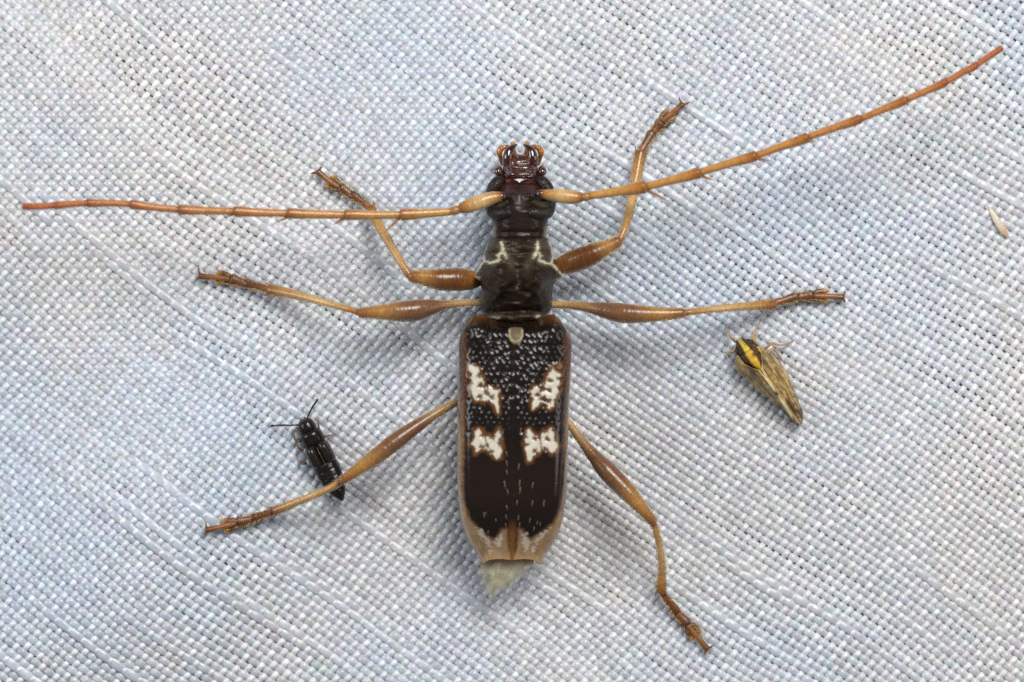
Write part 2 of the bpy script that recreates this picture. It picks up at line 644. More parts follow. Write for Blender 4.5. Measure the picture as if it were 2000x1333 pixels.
# ------------------------------------------------------------------ longhorn beetle
AMB = (0.40, 0.20, 0.052)
AMB_L = (0.60, 0.39, 0.165)
AMB_D = (0.23, 0.085, 0.02)
RED = (0.30, 0.115, 0.035)
CLUB = (0.185, 0.083, 0.036)
BROWN = (0.13, 0.045, 0.012)

beetle = thing('longhorn_beetle',
               'large dark longhorn beetle with white wing-case patches and long amber antennae',
               'beetle', W(1008, 700, ground(1008, 700)))

# --- abdomen (under the elytra)


def plain(c, amt=0.25, sc_=9.0, seed=4):
    def f(px, py, l, x, nx):
        k = 1 + amt * 2 * (vnoise(px / sc_, py / sc_, seed) - 0.5)
        return np.array(c)[None, None, :] * k[..., None]
    return f


loft('abdomen', [(606, 962, 1055, 0.26, 0.16), (622, 925, 1085, 0.34, 0.09), (660, 905, 1105, 0.40, 0.06),
                 (800, 903, 1101, 0.40, 0.05), (930, 903, 1099, 0.38, 0.05), (1000, 914, 1090, 0.33, 0.06),
                 (1060, 940, 1062, 0.25, 0.09), (1088, 960, 1045, 0.23, 0.13), (1095, 975, 1025, 0.21, 0.16)],
     M_head, beetle, n=50, m=32, colf=plain((0.05, 0.022, 0.010)))

# --- elytra


def z2(pts):
    return [(860 + x / 4.443, 600 + y / 4.443) for x, y in pts]


def z3(pts):
    return [(860 + x / 4.443, 880 + y / 4.443) for x, y in pts]


def z1(pts):
    return [(860 + x / 3.333, 260 + y / 3.333) for x, y in pts]


OUT_T = np.array([0.0, 0.02, 0.05, 0.09, 0.18, 0.38, 0.6, 0.72, 0.80, 0.865, 0.925, 0.97, 1.0])
OUT_L = np.array([922, 911, 904, 901, 900, 898.5, 898, 900, 905, 913, 927, 941, 946.0])
OUT_R = np.array([1089, 1100, 1108, 1111, 1110, 1105.5, 1103, 1100, 1095, 1087, 1072, 1057, 1051.0])
WHITE = {
    -1: [z2([(265, 500), (330, 520), (350, 580), (375, 610), (385, 690), (440, 700), (500, 720), (510, 800), (505, 925),
             (485, 900), (470, 860), (420, 810), (380, 815), (310, 820), (285, 760), (270, 700), (285, 650), (255, 560)]),
         z2([(305, 1060), (340, 1050), (370, 1070), (395, 1120), (430, 1110), (470, 1100), (510, 1045), (530, 1080),
             (540, 1200), (525, 1300), (480, 1310), (450, 1270), (390, 1235), (340, 1240), (310, 1270), (300, 1210),
             (270, 1190), (300, 1150)])],
    1: [z2([(1020, 500), (1040, 540), (1030, 640), (1025, 720), (990, 780), (975, 860), (950, 890), (925, 870), (935, 800),
            (900, 770), (870, 800), (865, 850), (800, 890), (785, 850), (800, 790), (790, 730), (810, 690), (850, 700),
            (870, 740), (900, 720), (905, 650), (930, 590), (970, 520)]),
        z2([(750, 1070), (770, 1050), (800, 1090), (860, 1110), (900, 1070), (960, 1045), (975, 1080), (980, 1140),
            (1015, 1200), (1000, 1240), (960, 1270), (920, 1220), (880, 1235), (850, 1270), (810, 1290), (790, 1330),
            (760, 1340), (745, 1280), (725, 1190), (735, 1120)])]}
STREAK = {
    -1: [z3([(305, 645), (360, 670), (425, 760), (450, 860), (430, 885), (400, 800), (350, 730)]),
         z3([(530, 700), (545, 760), (522, 835), (490, 825), (465, 770), (500, 740)])],
    1: [z3([(705, 700), (740, 700), (785, 780), (772, 840), (730, 865), (708, 790)]),
        z3([(820, 770), (900, 680), (950, 645), (905, 720), (845, 800), (800, 900), (785, 850)])]}
BLACK = {
    -1: z2([(640, 120), (300, 125), (245, 200), (262, 420), (250, 700), (240, 1000), (235, 1333)]) + z3(
        [(232, 60), (225, 300), (235, 430), (275, 570), (345, 650), (420, 725), (462, 742), (500, 705), (525, 655), (590, 650),
         (605, 760), (612, 860), (640, 900)]),
    1: z2([(640, 120), (1000, 125), (1055, 200), (1045, 420), (1060, 700), (1050, 1000), (1045, 1333)]) + z3(
        [(1042, 60), (1045, 300), (1015, 480), (965, 600), (880, 680), (780, 742), (742, 720), (722, 655), (665, 650),
         (655, 760), (645, 860), (630, 900)])}

SPOTS = {-1: z2([(340, 595), (268, 585), (350, 682), (345, 780), (400, 745), (450, 785), (262, 645), (388, 692), (360, 1110), (455, 1125), (532, 1080),
                 (530, 1135), (515, 1192), (405, 1195), (355, 1207), (442, 1250)]),
         1: z2([(1000, 540), (950, 635), (945, 722), (897, 715), (1022, 705), (840, 760), (940, 815), (1032, 625), (880, 792), (1037, 560),
                (740, 1125), (815, 1135), (915, 1070), (920, 1140), (860, 1135), (745, 1195), (825, 1245), (915, 1228), (722, 1080)])}
CRACK = {-1: z2([(395, 1120), (400, 1240)]), 1: z2([(868, 1110), (874, 1235)])}


def build_elytron(side):
    ns, nt = 96, 350
    k = np.linspace(0, 1, ns)
    s = 0.55 * np.sin(k * np.pi / 2) + 0.45 * k
    t = np.linspace(0, 1, nt)
    Sg, Tg = np.meshgrid(s, t, indexing='ij')
    front = 630 - 12 * smooth(0.35, 0.8, Sg) + 15 * smooth(0.84, 1.0, Sg)**1.5
    rear = 1096 + 2 * Sg + 7 * smooth(0.82, 1.0, Sg) - 3.5 * np.sin(np.pi * Sg)
    sut = 1006.5 - 6.5 * Tg
    out = spline(Tg.ravel(), OUT_T, OUT_L if side < 0 else OUT_R).reshape(Tg.shape)
    px = sut + Sg * (out - sut)
    py = front + (rear - front) * Tg
    zt = 0.455 + 0.03 * np.sin(np.pi * np.clip(Tg * 1.15, 0, 1)) - 0.17 * smooth(0.72, 1.02, Tg)**1.3 \
        - 0.09 * (1 - smooth(0.0, 0.055, Tg))
    ze = 0.36 - 0.06 * Tg - 0.09 * smooth(0.75, 1.0, Tg)
    prof = (1 - Sg**9)**0.5
    z = ze + (zt - ze) * prof
    z -= 0.003 * np.exp(-(Sg / 0.02)**2)                     # sutural groove
    z += 0.022 * np.exp(-((Sg - 0.72) / 0.16)**2 - ((Tg - 0.07) / 0.06)**2)     # humeral bulge
    # punctures
    r = np.random.default_rng(31 + side)
    pun = []
    row = 0
    y = 644.0
    while y < 1040:
        fade = float(1 - smooth(740, 900, y)) * float(r.uniform(0.75, 1.0))
        x = 8.0 + (row % 2) * 5.9
        while x < 104:
            wy = y + r.uniform(-2.4, 2.4)
            tloc = (wy - 628) / 470.0
            sx = 1006.5 - 6.5 * tloc
            pxp = sx + side * (x + r.uniform(-1.8, 1.8))
            pun.append((pxp, wy, r.uniform(0.65, 1.15) * (0.5 + 0.5 * fade), fade))
            x += 11.8
        y += 10.6
        row += 1
    sw_all = np.min([sdf_poly(np.array([p[0] for p in pun]), np.array([p[1] for p in pun]), q) for q in WHITE[side]], axis=0)
    pun = [p for p, w_ in zip(pun, sw_all) if w_ > 3.5] + [(x, y, 1.05, 0.8) for x, y in SPOTS[side]]
    dz = np.zeros_like(z)
    spot = np.full(z.shape, 99.0)
    for (ax, ay, sz, fd) in pun:
        d = np.hypot(px - ax, (py - ay) * 0.85)
        rad = 3.9 * sz
        near = d < 12
        dz[near] -= (0.0120 * sz * (0.05 + 0.95 * fd)) * np.exp(-(d[near] / rad)**2)
        spot = np.minimum(spot, d / max(sz, 0.6))
    z += dz * smooth(0.0, 0.06, 1 - Sg)
    # colour
    n1 = vnoise(px / 5.0, py / 5.0, 12)
    n2 = vnoise(px / 2.2, py / 2.2, 13)
    jit = (n1 - 0.5) * 5 + (n2 - 0.5) * 3
    low = smooth(740, 900, py)
    rim = np.array((0.085, 0.031, 0.009))[None, None] * (1 - low[..., None]) + np.array((0.33, 0.20, 0.10))[None, None] * low[..., None]
    rim = rim * (0.75 + 0.5 * n2[..., None])
    tip = smooth(985, 1040, py)[..., None]
    tipc = np.array((0.40, 0.25, 0.13))[None, None] * (0.8 + 0.4 * vnoise(px / 8, py / 14, 17))[..., None]
    col = rim * (1 - tip) + tipc * tip
    # dark edge line at the very margin
    em = smooth(0.965, 0.992, Sg)[..., None] * 0.75
    col = col * (1 - em) + np.array((0.10, 0.05, 0.02)) * em
    sb = sdf_poly(px, py, BLACK[side]) + jit * 0.55
    blk = np.array((0.0105, 0.0062, 0.0045))[None, None] * (0.8 + 0.5 * n1[..., None])
    lowb = smooth(860, 930, py)[..., None]
    blk = blk * (1 - lowb) + np.array((0.016, 0.0085, 0.006)) * lowb
    kb = smooth(1.6, -1.6, sb)[..., None]
    kr = (smooth(7.5, 1.0, sb) * 0.85)[..., None]
    brown = np.array((0.07, 0.022, 0.006))
    col = col * (1 - kr) + brown * kr
    col = col * (1 - kb) + blk * kb
    fr = smooth(644, 629, py + jit)[..., None]                # amber brown basal band
    shd = smooth(0.45, 0.9, Sg)[..., None]
    col = col * (1 - fr) + ((np.array((0.022, 0.009, 0.004)) * (1 - shd) + np.array((0.10, 0.042, 0.012)) * shd) * (0.7 + 0.6 * n1[..., None])) * fr
    # sutural brown tail
    st = (smooth(0.12, 0.03, Sg) * smooth(1005, 1045, py))[..., None]
    col = col * (1 - st) + np.array((0.24, 0.095, 0.026)) * st
    for poly in WHITE[side]:
        sw = sdf_poly(px, py, poly) + jit * 0.8
        kbr = (smooth(7.5, 1.5, sw) * (0.6 + 0.4 * n1))[..., None]
        col = col * (1 - kbr) + np.array((0.15, 0.060, 0.015)) * kbr
        hd_ = np.min([np.hypot(px - x, py - y) for x, y in SPOTS[side]], axis=0) + (n2 - 0.5) * 2.4
        hole = smooth(5.6, 7.4, hd_ + (n1 - 0.5) * 3) * smooth(0.6, 1.8, dist_line(px, py, CRACK[side]))
        inb = (smooth(2.0, 0.0, sw) * smooth(4.6, 2.6, hd_))[..., None] * 0.8
        kw = (smooth(-0.2, -1.8, sw) * hole)[..., None]
        col = col * (1 - kw) + np.array((0.64, 0.59, 0.485)) * (0.92 + 0.14 * n1[..., None]) * kw
        col = col * (1 - inb) + np.array((0.035, 0.013, 0.005)) * inb
    for poly in STREAK[side]:
        sw = sdf_poly(px, py, poly) + (vnoise(px / 5, py / 2.4, 29) - 0.5) * 11
        kw = smooth(1.0, -3.0, sw)[..., None] * 0.9
        col = col * (1 - kw) + np.array((0.66, 0.55, 0.44)) * kw
    V = W(px, py, z, 0.40).reshape(-1, 3)
    f = []
    for i in range(ns - 1):
        for j in range(nt - 1):
            q = (i * nt + j, (i + 1) * nt + j, (i + 1) * nt + j + 1, i * nt + j + 1)
            f.append(q if side < 0 else q[::-1])
    o = obj('elytron', V, [q[::-1] for q in f], M_elytron, beetle, col.reshape(-1, 3), solid=0.014)
    o['label'] = 'left wing case, black with white patches' if side < 0 else 'right wing case, black with white patches'

    def ztop(x, y):
        d = (px - x)**2 + (py - y)**2
        return float(z.ravel()[np.argmin(d)])
    return o, ztop


HAIRS = {-1: z3([(572, 20), (575, 100), (577, 180), (583, 350), (575, 480), (570, 560), (565, 630), (480, 590), (392, 530)])
             + z2([(582, 700), (590, 820)]),
         1: z3([(682, 130), (690, 270), (695, 330), (668, 440), (680, 560), (690, 620), (780, 580), (870, 620), (900, 440)])
            + z2([(690, 720), (700, 1060), (712, 790)])}
for sd in (-1, 1):
    ely, ztop = build_elytron(sd)
    G = Geo()
    r = np.random.default_rng(77 + sd)
    extra = [(1003 + sd * r.uniform(12, 80), r.uniform(900, 1040)) for _ in range(4)]
    for (x, y) in HAIRS[sd] + extra:
        L = r.uniform(13, 24)
        zz = ztop(x, y)
        v, f, c = tube_geo([(x + sd * 1.5, y - L / 2, zz + 0.006, 1.4), (x, y, zz + 0.016, 1.2), (x - sd * 1.2, y + L / 2, zz + 0.014, 0.5)],
                           [(0, (0.30, 0.20, 0.11)), (1, (0.42, 0.31, 0.20))], m=4, step=5)
        G.add(v, f, c)
    hs = G.build('setae', M_seta, ely)
    hs['kind'] = 'stuff'

# --- scutellum


def scut_col(px, py, l, x, nx):
    d = np.hypot((px - 1007.5) / 14.5, np.clip(py - 652, 0, 99) / 19.0)
    k = smooth(0.62, 0.92, d)[..., None]
    return np.array((0.13, 0.10, 0.055)) * (1 - k) + np.array((0.52, 0.44, 0.24)) * k


loft('scutellum', [(640, 997, 1018, 0.462, 0.36), (645, 993, 1022, 0.485, 0.37), (656, 993, 1022, 0.502, 0.38),
                   (665, 996, 1019, 0.505, 0.40), (670, 1000, 1015, 0.50, 0.42), (673, 1004, 1011, 0.485, 0.43)],
     M_pron, beetle, n=26, m=28, e=0.6, belt=0.75, colf=scut_col, zref=0.46)

# --- folded wing tips sticking out behind


def build_wing():
    poly_l = [(1082, 944), (1095, 940), (1110, 935), (1125, 933), (1140, 939), (1152, 946), (1166, 957)]
    poly_r = [(1082, 1046), (1095, 1043), (1105, 1040), (1115, 1034), (1125, 1024), (1140, 1006), (1152, 990), (1166, 968)]
    nt, ns = 46, 40
    t = np.linspace(1082, 1166, nt)
    xl = spline(t, [p[0] for p in poly_l], [p[1] for p in poly_l])
    xr = spline(t, [p[0] for p in poly_r], [p[1] for p in poly_r])
    s = np.linspace(0, 1, ns)
    px = xl[:, None] + (xr - xl)[:, None] * s[None]
    py = t[:, None] + 5 * (vnoise(s * 6, s * 0 + 1.5, 5) - 0.5)[None] + 4 * np.sin(s * 5)[None]
    fold = np.sin(px / 6.0 + py / 40) * 0.006 + np.sin((px - 960) / 23 + py / 60) * 0.010
    z = 0.268 + fold - (py - 1085) * 0.0011 + 0.014 * (vnoise(px / 11, py / 17, 6) - 0.5)
    base = np.array((0.60, 0.56, 0.38)) + (np.array((0.55, 0.37, 0.20)) - np.array((0.60, 0.56, 0.38))) * smooth(1118, 1094, py)[..., None]
    n = vnoise(px / 9, py / 15, 9)[..., None]
    col = base * (0.8 + 0.4 * n)
    edge = smooth(0.10, 0.0, s)[None, :, None] * 0.5
    col = col * (1 - edge) + np.array((0.45, 0.26, 0.14)) * edge
    vein = (np.exp(-((s[None] - 0.30 - (py - 1100) * 0.002) / 0.02)**2) + np.exp(-((s[None] - 0.62) / 0.02)**2))[..., None] * 0.4
    col = col * (1 - vein) + np.array((0.34, 0.24, 0.12)) * vein
    e_ = np.minimum(np.minimum(s, 1 - s)[None] * (xr - xl)[:, None], (1166 - t)[:, None] * 0.9)
    al = (0.16 + 0.52 * smooth(0, 26, e_)) * (0.6 + 0.8 * vnoise(px / 3.5, py / 18, 33))
    al = np.clip(np.maximum(al, 0.95 * smooth(1112, 1094, py)), 0, 1)
    col = np.concatenate([col * np.ones_like(px)[..., None], al[..., None]], -1)
    V = W(px, py, z, 0.2).reshape(-1, 3)
    f = [(i * ns + j, (i + 1) * ns + j, (i + 1) * ns + j + 1, i * ns + j + 1) for i in range(nt - 1) for j in range(ns - 1)]
    o = obj('hind_wing', V, f, M_memb, beetle, col.reshape(-1, 4), solid=0.004)
    o['label'] = 'crumpled pale greenish wing tip poking out behind the wing cases'


build_wing()

# --- pronotum
CREAM_L = [z1([(400, 715), (407, 770), (375, 800), (385, 828), (330, 846), (285, 836), (262, 855), (232, 905), (222, 935), (250, 945)]),
           z1([(635, 715), (630, 770), (656, 800), (641, 830), (690, 850), (722, 852), (752, 872), (788, 918), (803, 938), (762, 955)]),
           z1([(408, 770), (430, 815)]), z1([(628, 770), (608, 815)]),
           z1([(303, 705), (278, 790), (285, 836)]), z1([(715, 705), (738, 790), (722, 852)]),
           z1([(268, 1180), (300, 1208), (380, 1205)]), z1([(720, 1175), (690, 1205), (630, 1198)]),
           z1([(640, 1195), (648, 1205)])]


def pron_col(px, py, l, x, nx):
    n1 = vnoise(px / 6, py / 6, 41)
    n2 = vnoise(px / 2.0, py / 2.0, 42)
    c = np.array((0.0165, 0.0085, 0.004))[None, None] * (0.7 + 0.6 * n1[..., None])
    # grey down: two streaks each side of the midline, front corners, hind edge
    X, Y = (px - 860) * 3.333, (py - 260) * 3.333
    g = 0.75 * np.exp(-((X - 462 - (Y - 850) * 0.28) / 34)**2 - ((Y - 850) / 70)**2)
    g = g + 0.75 * np.exp(-((X - 575 + (Y - 850) * 0.28) / 34)**2 - ((Y - 850) / 70)**2)
    g = g + 0.30 * np.exp(-((Y - 750) / 40)**2) + 0.55 * np.exp(-((np.abs(X - 512) - 170) / 45)**2 - ((Y - 760) / 55)**2)
    g = g + 0.30 * np.exp(-((np.abs(X - 505) - 205) / 22)**2 - ((Y - 960) / 70)**2) + 0.35 * smooth(1165, 1200, Y)
    g = g * (0.55 + 0.9 * n2) 
    g = np.clip(g * 0.34, 0, 0.8)[..., None]
    c = c * (1 - g) + np.array((0.17, 0.135, 0.085)) * g
    d = np.full(px.shape, 99.0)
    for L in CREAM_L:
        d = np.minimum(d, dist_line(px, py, L))
    k = np.maximum(smooth(3.6, 1.2, d + (n2 - 0.5) * 2.8 + (n1 - 0.5) * 2.6) * 0.95, 0.09 * smooth(11, 2, d + (n2 - 0.5) * 6))[..., None]
    return c * (1 - k) + np.array((0.58, 0.52, 0.36)) * k


def pron_disp(px, py, l, x, nx):
    X, Y = (px - 860) * 3.333, (py - 260) * 3.333
    d = 0.085 * np.exp(-((np.abs(X - 508) - 115) / 75)**2 - ((Y - 985) / 85)**2)
    d = d + 0.032 * np.exp(-((np.abs(X - 508) - 130) / 42)**2 - ((Y - 880) / 38)**2)
    d = d - 0.040 * np.exp(-((X - 508) / 30)**2 - ((Y - 920) / 90)**2)
    d = d - 0.034 * np.exp(-((Y - 790) / 30)**2) - 0.026 * np.exp(-((Y - 1165) / 26)**2)
    d = d + 0.024 * (vnoise(px / 11, py / 11, 46) - 0.5) + 0.012 * (vnoise(px / 5, py / 5, 44) - 0.5) + 0.003 * (vnoise(px / 2, py / 2, 45) - 0.5)
    return d


loft('pronotum', [(462, 966, 1066, 0.345, 0.16), (466, 958, 1071, 0.375, 0.14), (478, 950, 1077, 0.40, 0.12),
                  (497, 945, 1082, 0.425, 0.10), (509, 940, 1086, 0.44, 0.09), (522, 934, 1091, 0.45, 0.08),
                  (536, 927, 1099, 0.455, 0.08), (541, 926, 1100.5, 0.457, 0.08), (547, 934, 1090, 0.458, 0.08),
                  (556, 939, 1082, 0.458, 0.08), (575, 939.5, 1079, 0.455, 0.08), (600, 938.5, 1078.5, 0.44, 0.08),
                  (610, 941, 1075, 0.43, 0.09), (619, 947, 1069, 0.425, 0.11), (626, 966, 1054, 0.41, 0.14), (629, 985, 1036, 0.395, 0.2)],
     M_pron, beetle, n=130, m=110, e=0.8, colf=pron_col, dispf=pron_disp, zref=0.36)

# --- head


def zh(X, Y):
    return 940 + X / 6.056, 260 + Y / 6.056


def head_col(px, py, l, x, nx):
    n1 = vnoise(px / 4, py / 4, 51)
    n2 = vnoise(px / 1.8, py / 1.8, 52)
    back = np.array((0.019, 0.0105, 0.007))
    frontc = np.array((0.042, 0.0095, 0.006))
    k = smooth(392, 362, py + (n1 - 0.5) * 12)[..., None]
    ctr = np.exp(-((px - 1016) / 16)**2)[..., None] * smooth(350, 372, py)[..., None]
    c = back * (1 - k) + frontc * k
    c = c * (1 - 0.7 * ctr) + np.array((0.022, 0.014, 0.012)) * 0.7 * ctr
    g = (np.exp(-((px - 1016) / 9)**2 - ((py - 392) / 18)**2) * n2)[..., None] * 0.55
    c = c * (1 - g) + np.array((0.13, 0.11, 0.09)) * g
    s = (smooth(0.82, 0.97, np.abs(nx)) * smooth(436, 448, py))[..., None] * 0.55
    c = c * (1 - s) + np.array((0.40, 0.35, 0.24)) * s
    return c * (0.75 + 0.5 * n1[..., None])


def head_disp(px, py, l, x, nx):
    d = -0.022 * np.exp(-((px - 1016) / 9)**2 - ((py - 380) / 20)**2)
    d = d + 0.030 * np.exp(-((np.abs(px - 1016) - 26) / 11)**2 - ((py - 383) / 12)**2)
    d = d - 0.02 * np.exp(-((py - 357) / 4)**2)
    d = d + 0.005 * (vnoise(px / 4, py / 4, 53) - 0.5) - 0.010 * np.exp(-((py - 455) / 4)**2)
    return d


head = loft('head', [(318, 990, 1042, 0.225, 0.15), (324, 982, 1050, 0.25, 0.12), (336, 977, 1055, 0.275, 0.10),
                     (350, 975, 1057, 0.305, 0.09), (365, 972, 1060, 0.345, 0.09), (385, 966, 1066, 0.385, 0.09),
                     (405, 961, 1072, 0.385, 0.09), (425, 961, 1071, 0.38, 0.10), (440, 962, 1070, 0.375, 0.11),
                     (455, 962, 1069, 0.37, 0.12), (466, 965, 1066, 0.36, 0.13), (470, 972, 1060, 0.34, 0.16)],
            M_head, beetle, n=100, m=90, e=0.82, colf=head_col, dispf=head_disp, zref=0.32)

EYE = (0.020, 0.014, 0.012)
for sd in (-1, 1):
    cxh = 1016
    pts = [(20, 416, 0.372, 18), (34, 417, 0.345, 30), (49, 411, 0.30, 36), (56, 397, 0.275, 28), (56, 381, 0.27, 24),
           (51, 367, 0.27, 27), (43, 356, 0.27, 25), (35, 350, 0.265, 15)]
    tube('eye', [(cxh + sd * a, b_, c_, d_) for a, b_, c_, d_ in pts], [(0, EYE), (0.45, (0.03, 0.024, 0.016)), (1, EYE)],
         M_eye, head, m=22, step=1.6, speck=0.1)
    # olive scale behind the antenna socket
    tube('antennal_ridge', [(cxh + sd * 24, 395, 0.375, 13), (cxh + sd * 40, 402, 0.36, 16), (cxh + sd * 56, 397, 0.325, 13), (cxh + sd * 63, 388, 0.29, 10)],
         [(0, (0.03, 0.018, 0.012)), (0.4, (0.052, 0.045, 0.022)), (1, (0.045, 0.036, 0.02))], M_head, head, m=16, step=1.8)
    # gena knob
    tube('gena', [(cxh + sd * 36, 343, 0.23, 13), (cxh + sd * 43, 336, 0.24, 17), (cxh + sd * 42, 329, 0.22, 13)],
         [(0, (0.05, 0.014, 0.008)), (1, (0.07, 0.02, 0.01))], M_gloss, head, m=14, step=1.8)
    # mandible: stout, curved, pointed
    tube('mandible', [(cxh + sd * 24, 322, 0.20, 22), (cxh + sd * 24, 308, 0.212, 21), (cxh + sd * 22, 297, 0.212, 17), (cxh + sd * 15, 288, 0.20, 11),
                      (cxh + sd * 7, 283, 0.185, 4)],
         [(0, (0.05, 0.011, 0.006)), (0.55, (0.034, 0.008, 0.005)), (1, (0.008, 0.005, 0.004))], M_gloss, head, m=18, step=1.6, cap=(0.4, 0.3))
    # maxillary palp: amber beads
    pp = tube('maxillary_palp', [(cxh + sd * 33, 322, 0.13, 9), (cxh + sd * 38, 311, 0.14, 9), (cxh + sd * 40, 303, 0.15, 8)],
              [(0, BROWN), (1, (0.30, 0.11, 0.02))], M_amber, head, m=12)
    tube('palp_joint', [(cxh + sd * 40, 304, 0.155, 10), (cxh + sd * 40, 296, 0.16, 13), (cxh + sd * 36, 289, 0.165, 12)],
         [(0, (0.26, 0.085, 0.014)), (0.6, (0.46, 0.19, 0.03)), (1, (0.34, 0.12, 0.02))], M_amber, head, m=14)
    tube('palp_joint', [(cxh + sd * 35, 289, 0.165, 9), (cxh + sd * 27, 287, 0.16, 9), (cxh + sd * 20, 289, 0.14, 7)],
         [(0, (0.40, 0.17, 0.03)), (1, (0.22, 0.06, 0.012))], M_amber, head, m=12)
    tube('labial_palp', [(cxh + sd * 9, 305, 0.12, 8), (cxh + sd * 13, 291, 0.13, 8), (cxh + sd * 14, 279, 0.14, 9)],
         [(0, (0.26, 0.09, 0.016)), (1, (0.46, 0.22, 0.04))], M_amber, head, m=12)

loft('labrum', [(301, 1004, 1026, 0.20, 0.16), (304, 998, 1034, 0.232, 0.15), (311, 993, 1038, 0.247, 0.14), (318, 992, 1039, 0.258, 0.14),
                (323, 994, 1037, 0.262, 0.15), (326, 998, 1033, 0.255, 0.16)],
     M_gloss, head, n=26, m=30, e=0.6, colf=plain((0.07, 0.016, 0.008), 0.4, 5),
     dispf=lambda px, py, l, x, nx: 0.012 * (vnoise(px / 6, py / 3, 61) - 0.5), zref=0.22)
loft('clypeus', [(322, 990, 1042, 0.255, 0.2), (326, 987, 1046, 0.274, 0.19), (334, 985, 1048, 0.290, 0.19), (342, 984, 1049, 0.302, 0.2), (346, 987, 1046, 0.300, 0.22)],
     M_gloss, head, n=26, m=34, e=0.6, colf=plain((0.05, 0.012, 0.0065), 0.4, 5),
     dispf=lambda px, py, l, x, nx: 0.018 * (vnoise(px / 7, py / 3.2, 62) - 0.5) - 0.010 * np.exp(-((py - 329) / 2)**2), zref=0.3)
loft('clypeal_highlight', [(349, 1009, 1020, 0.312, 0.28), (350.5, 1004, 1025, 0.320, 0.28), (352.5, 1007, 1022, 0.326, 0.29), (355, 1012, 1017, 0.330, 0.30), (357, 1013.5, 1015.5, 0.333, 0.31)],
     M_amber, head, n=16, m=16, colf=plain((0.72, 0.68, 0.62), 0.1, 5), zref=0.34)  # pale plate added as a painted white highlight above the clypeus

# --- antennae


def build_antenna(sd, joints, spines, scape):
    base = scape[0]
    ant = tube('antenna', [(base[0] - sd * 7, base[1], base[2] + 0.0, 15), (base[0] - sd * 1, base[1], base[2], 18), (base[0] + sd * 3, base[1], base[2], 15)],
               [(0, (0.05, 0.014, 0.008)), (0.6, (0.10, 0.032, 0.012)), (1, (0.26, 0.10, 0.03))], M_gloss, beetle, m=16, step=1.5)
    ant['label'] = ('left' if sd < 0 else 'right') + ' long amber antenna of eleven spined joints'
    tube('scape', scape, [(0, AMB_D), (0.12, AMB), (0.5, AMB_L), (0.86, AMB), (1, AMB_D)], M_leg, ant, m=18, step=1.8, rough=0.05, cap=(0.5, 0.35))
    e = scape[-1]
    j0 = joints[0]
    tube('pedicel', [(e[0] - sd * 1, e[1], e[2], 13), ((e[0] + j0[0]) / 2, (e[1] + j0[1]) / 2, e[2] + 0.004, 18), (j0[0] + sd * 2, j0[1], j0[2], 13)],
         [(0, AMB_D), (0.5, AMB), (1, AMB_D)], M_leg, ant, m=16, step=1.5)
    for i in range(len(joints) - 1):
        a, b_ = joints[i], joints[i + 1]
        k = i / 8.0
        c0 = tuple((1 - k) * u + k * v for u, v in zip((0.50, 0.265, 0.07), (0.42, 0.135, 0.042)))
        c1 = tuple((1 - k) * u + k * v for u, v in zip((0.38, 0.155, 0.03), (0.34, 0.095, 0.028)))
        last = i == len(joints) - 2
        d0, d1 = a[3] * 1.08, b_[4] * 1.14
        mid = ((a[0] + b_[0]) / 2, (a[1] + b_[1]) / 2 + random.uniform(-0.8, 0.8), (a[2] + b_[2]) / 2, d0 * 0.68 + d1 * 0.32)
        f9 = 0.94
        pre = (a[0] + (b_[0] - a[0]) * f9, a[1] + (b_[1] - a[1]) * f9, a[2] + (b_[2] - a[2]) * f9, d1 * (0.99 if not last else 0.8))
        end = (b_[0] - (b_[0] - a[0]) * 0.015, b_[1], b_[2], d1 * (0.96 if not last else 0.45))
        tube('antenna_joint', [(a[0], a[1], a[2], d0), mid, pre, end],
             [(0, tuple(0.85 * u for u in c1)), (0.08, c0), (0.6, c0), (0.9, c1), (1, tuple(0.7 * u for u in c1))],
             M_leg, ant, m=14, step=2.4, rough=0.06, seed=i + 4, cap=(0.3, 0.16))
    for s0, s1 in spines:
        tube('spine', [(*s0, 6.5), ((s0[0] + s1[0]) / 2, (s0[1] + s1[1]) / 2, (s0[2] + s1[2]) / 2, 4.4), (*s1, 0.8)],
             [(0, AMB), (1, (0.30, 0.15, 0.06))], M_leg, ant, m=8, step=2)
    G = Geo()
    allp = [(j[0], j[1], j[2], j[3]) for j in joints]
    setae_geo(G, allp, 220, 6.5, (0.45, 0.27, 0.12), spread=0.8, width=0.55, seed=17 + sd)
    h = G.build('setae', M_seta, ant)
    h['kind'] = 'stuff'


# joints: (px, py, z, diameter at start, diameter at end of the joint that ends here)
JL = [(880, 414, 0.40, 14, 0), (781, 420, 0.425, 14, 21), (672, 420, 0.45, 14, 19), (560, 417, 0.475, 13.5, 19), (455, 413, 0.50, 13, 18.5),
      (347, 410, 0.52, 12.5, 18), (253, 399, 0.54, 12, 17), (168, 397, 0.555, 12, 15.5), (105, 402, 0.565, 11, 14.5), (42, 404, 0.57, 0, 15)]
SL = [((779, 427, 0.42), (749, 456, 0.39)), ((671, 427, 0.445), (648, 441, 0.425)), ((559, 426, 0.47), (543, 433, 0.46)), ((453, 420, 0.495), (442, 424, 0.49))]
build_antenna(-1, JL, SL, [(978, 384, 0.385, 19), (962, 387, 0.388, 25), (940, 394, 0.392, 29), (915, 403, 0.395, 27), (899, 408, 0.397, 20)])
JR = [(1152, 383, 0.40, 14, 0), (1262, 365, 0.42, 14, 23), (1368, 337, 0.445, 13.5, 20), (1478, 304, 0.47, 13, 19), (1579, 268, 0.49, 13, 18.5),
      (1682, 232, 0.51, 12.5, 17.5), (1771, 195, 0.53, 12, 16.5), (1848.5, 160.5, 0.545, 12, 15.5), (1908.5, 127, 0.555, 11, 14), (1959, 92, 0.565, 0, 14)]
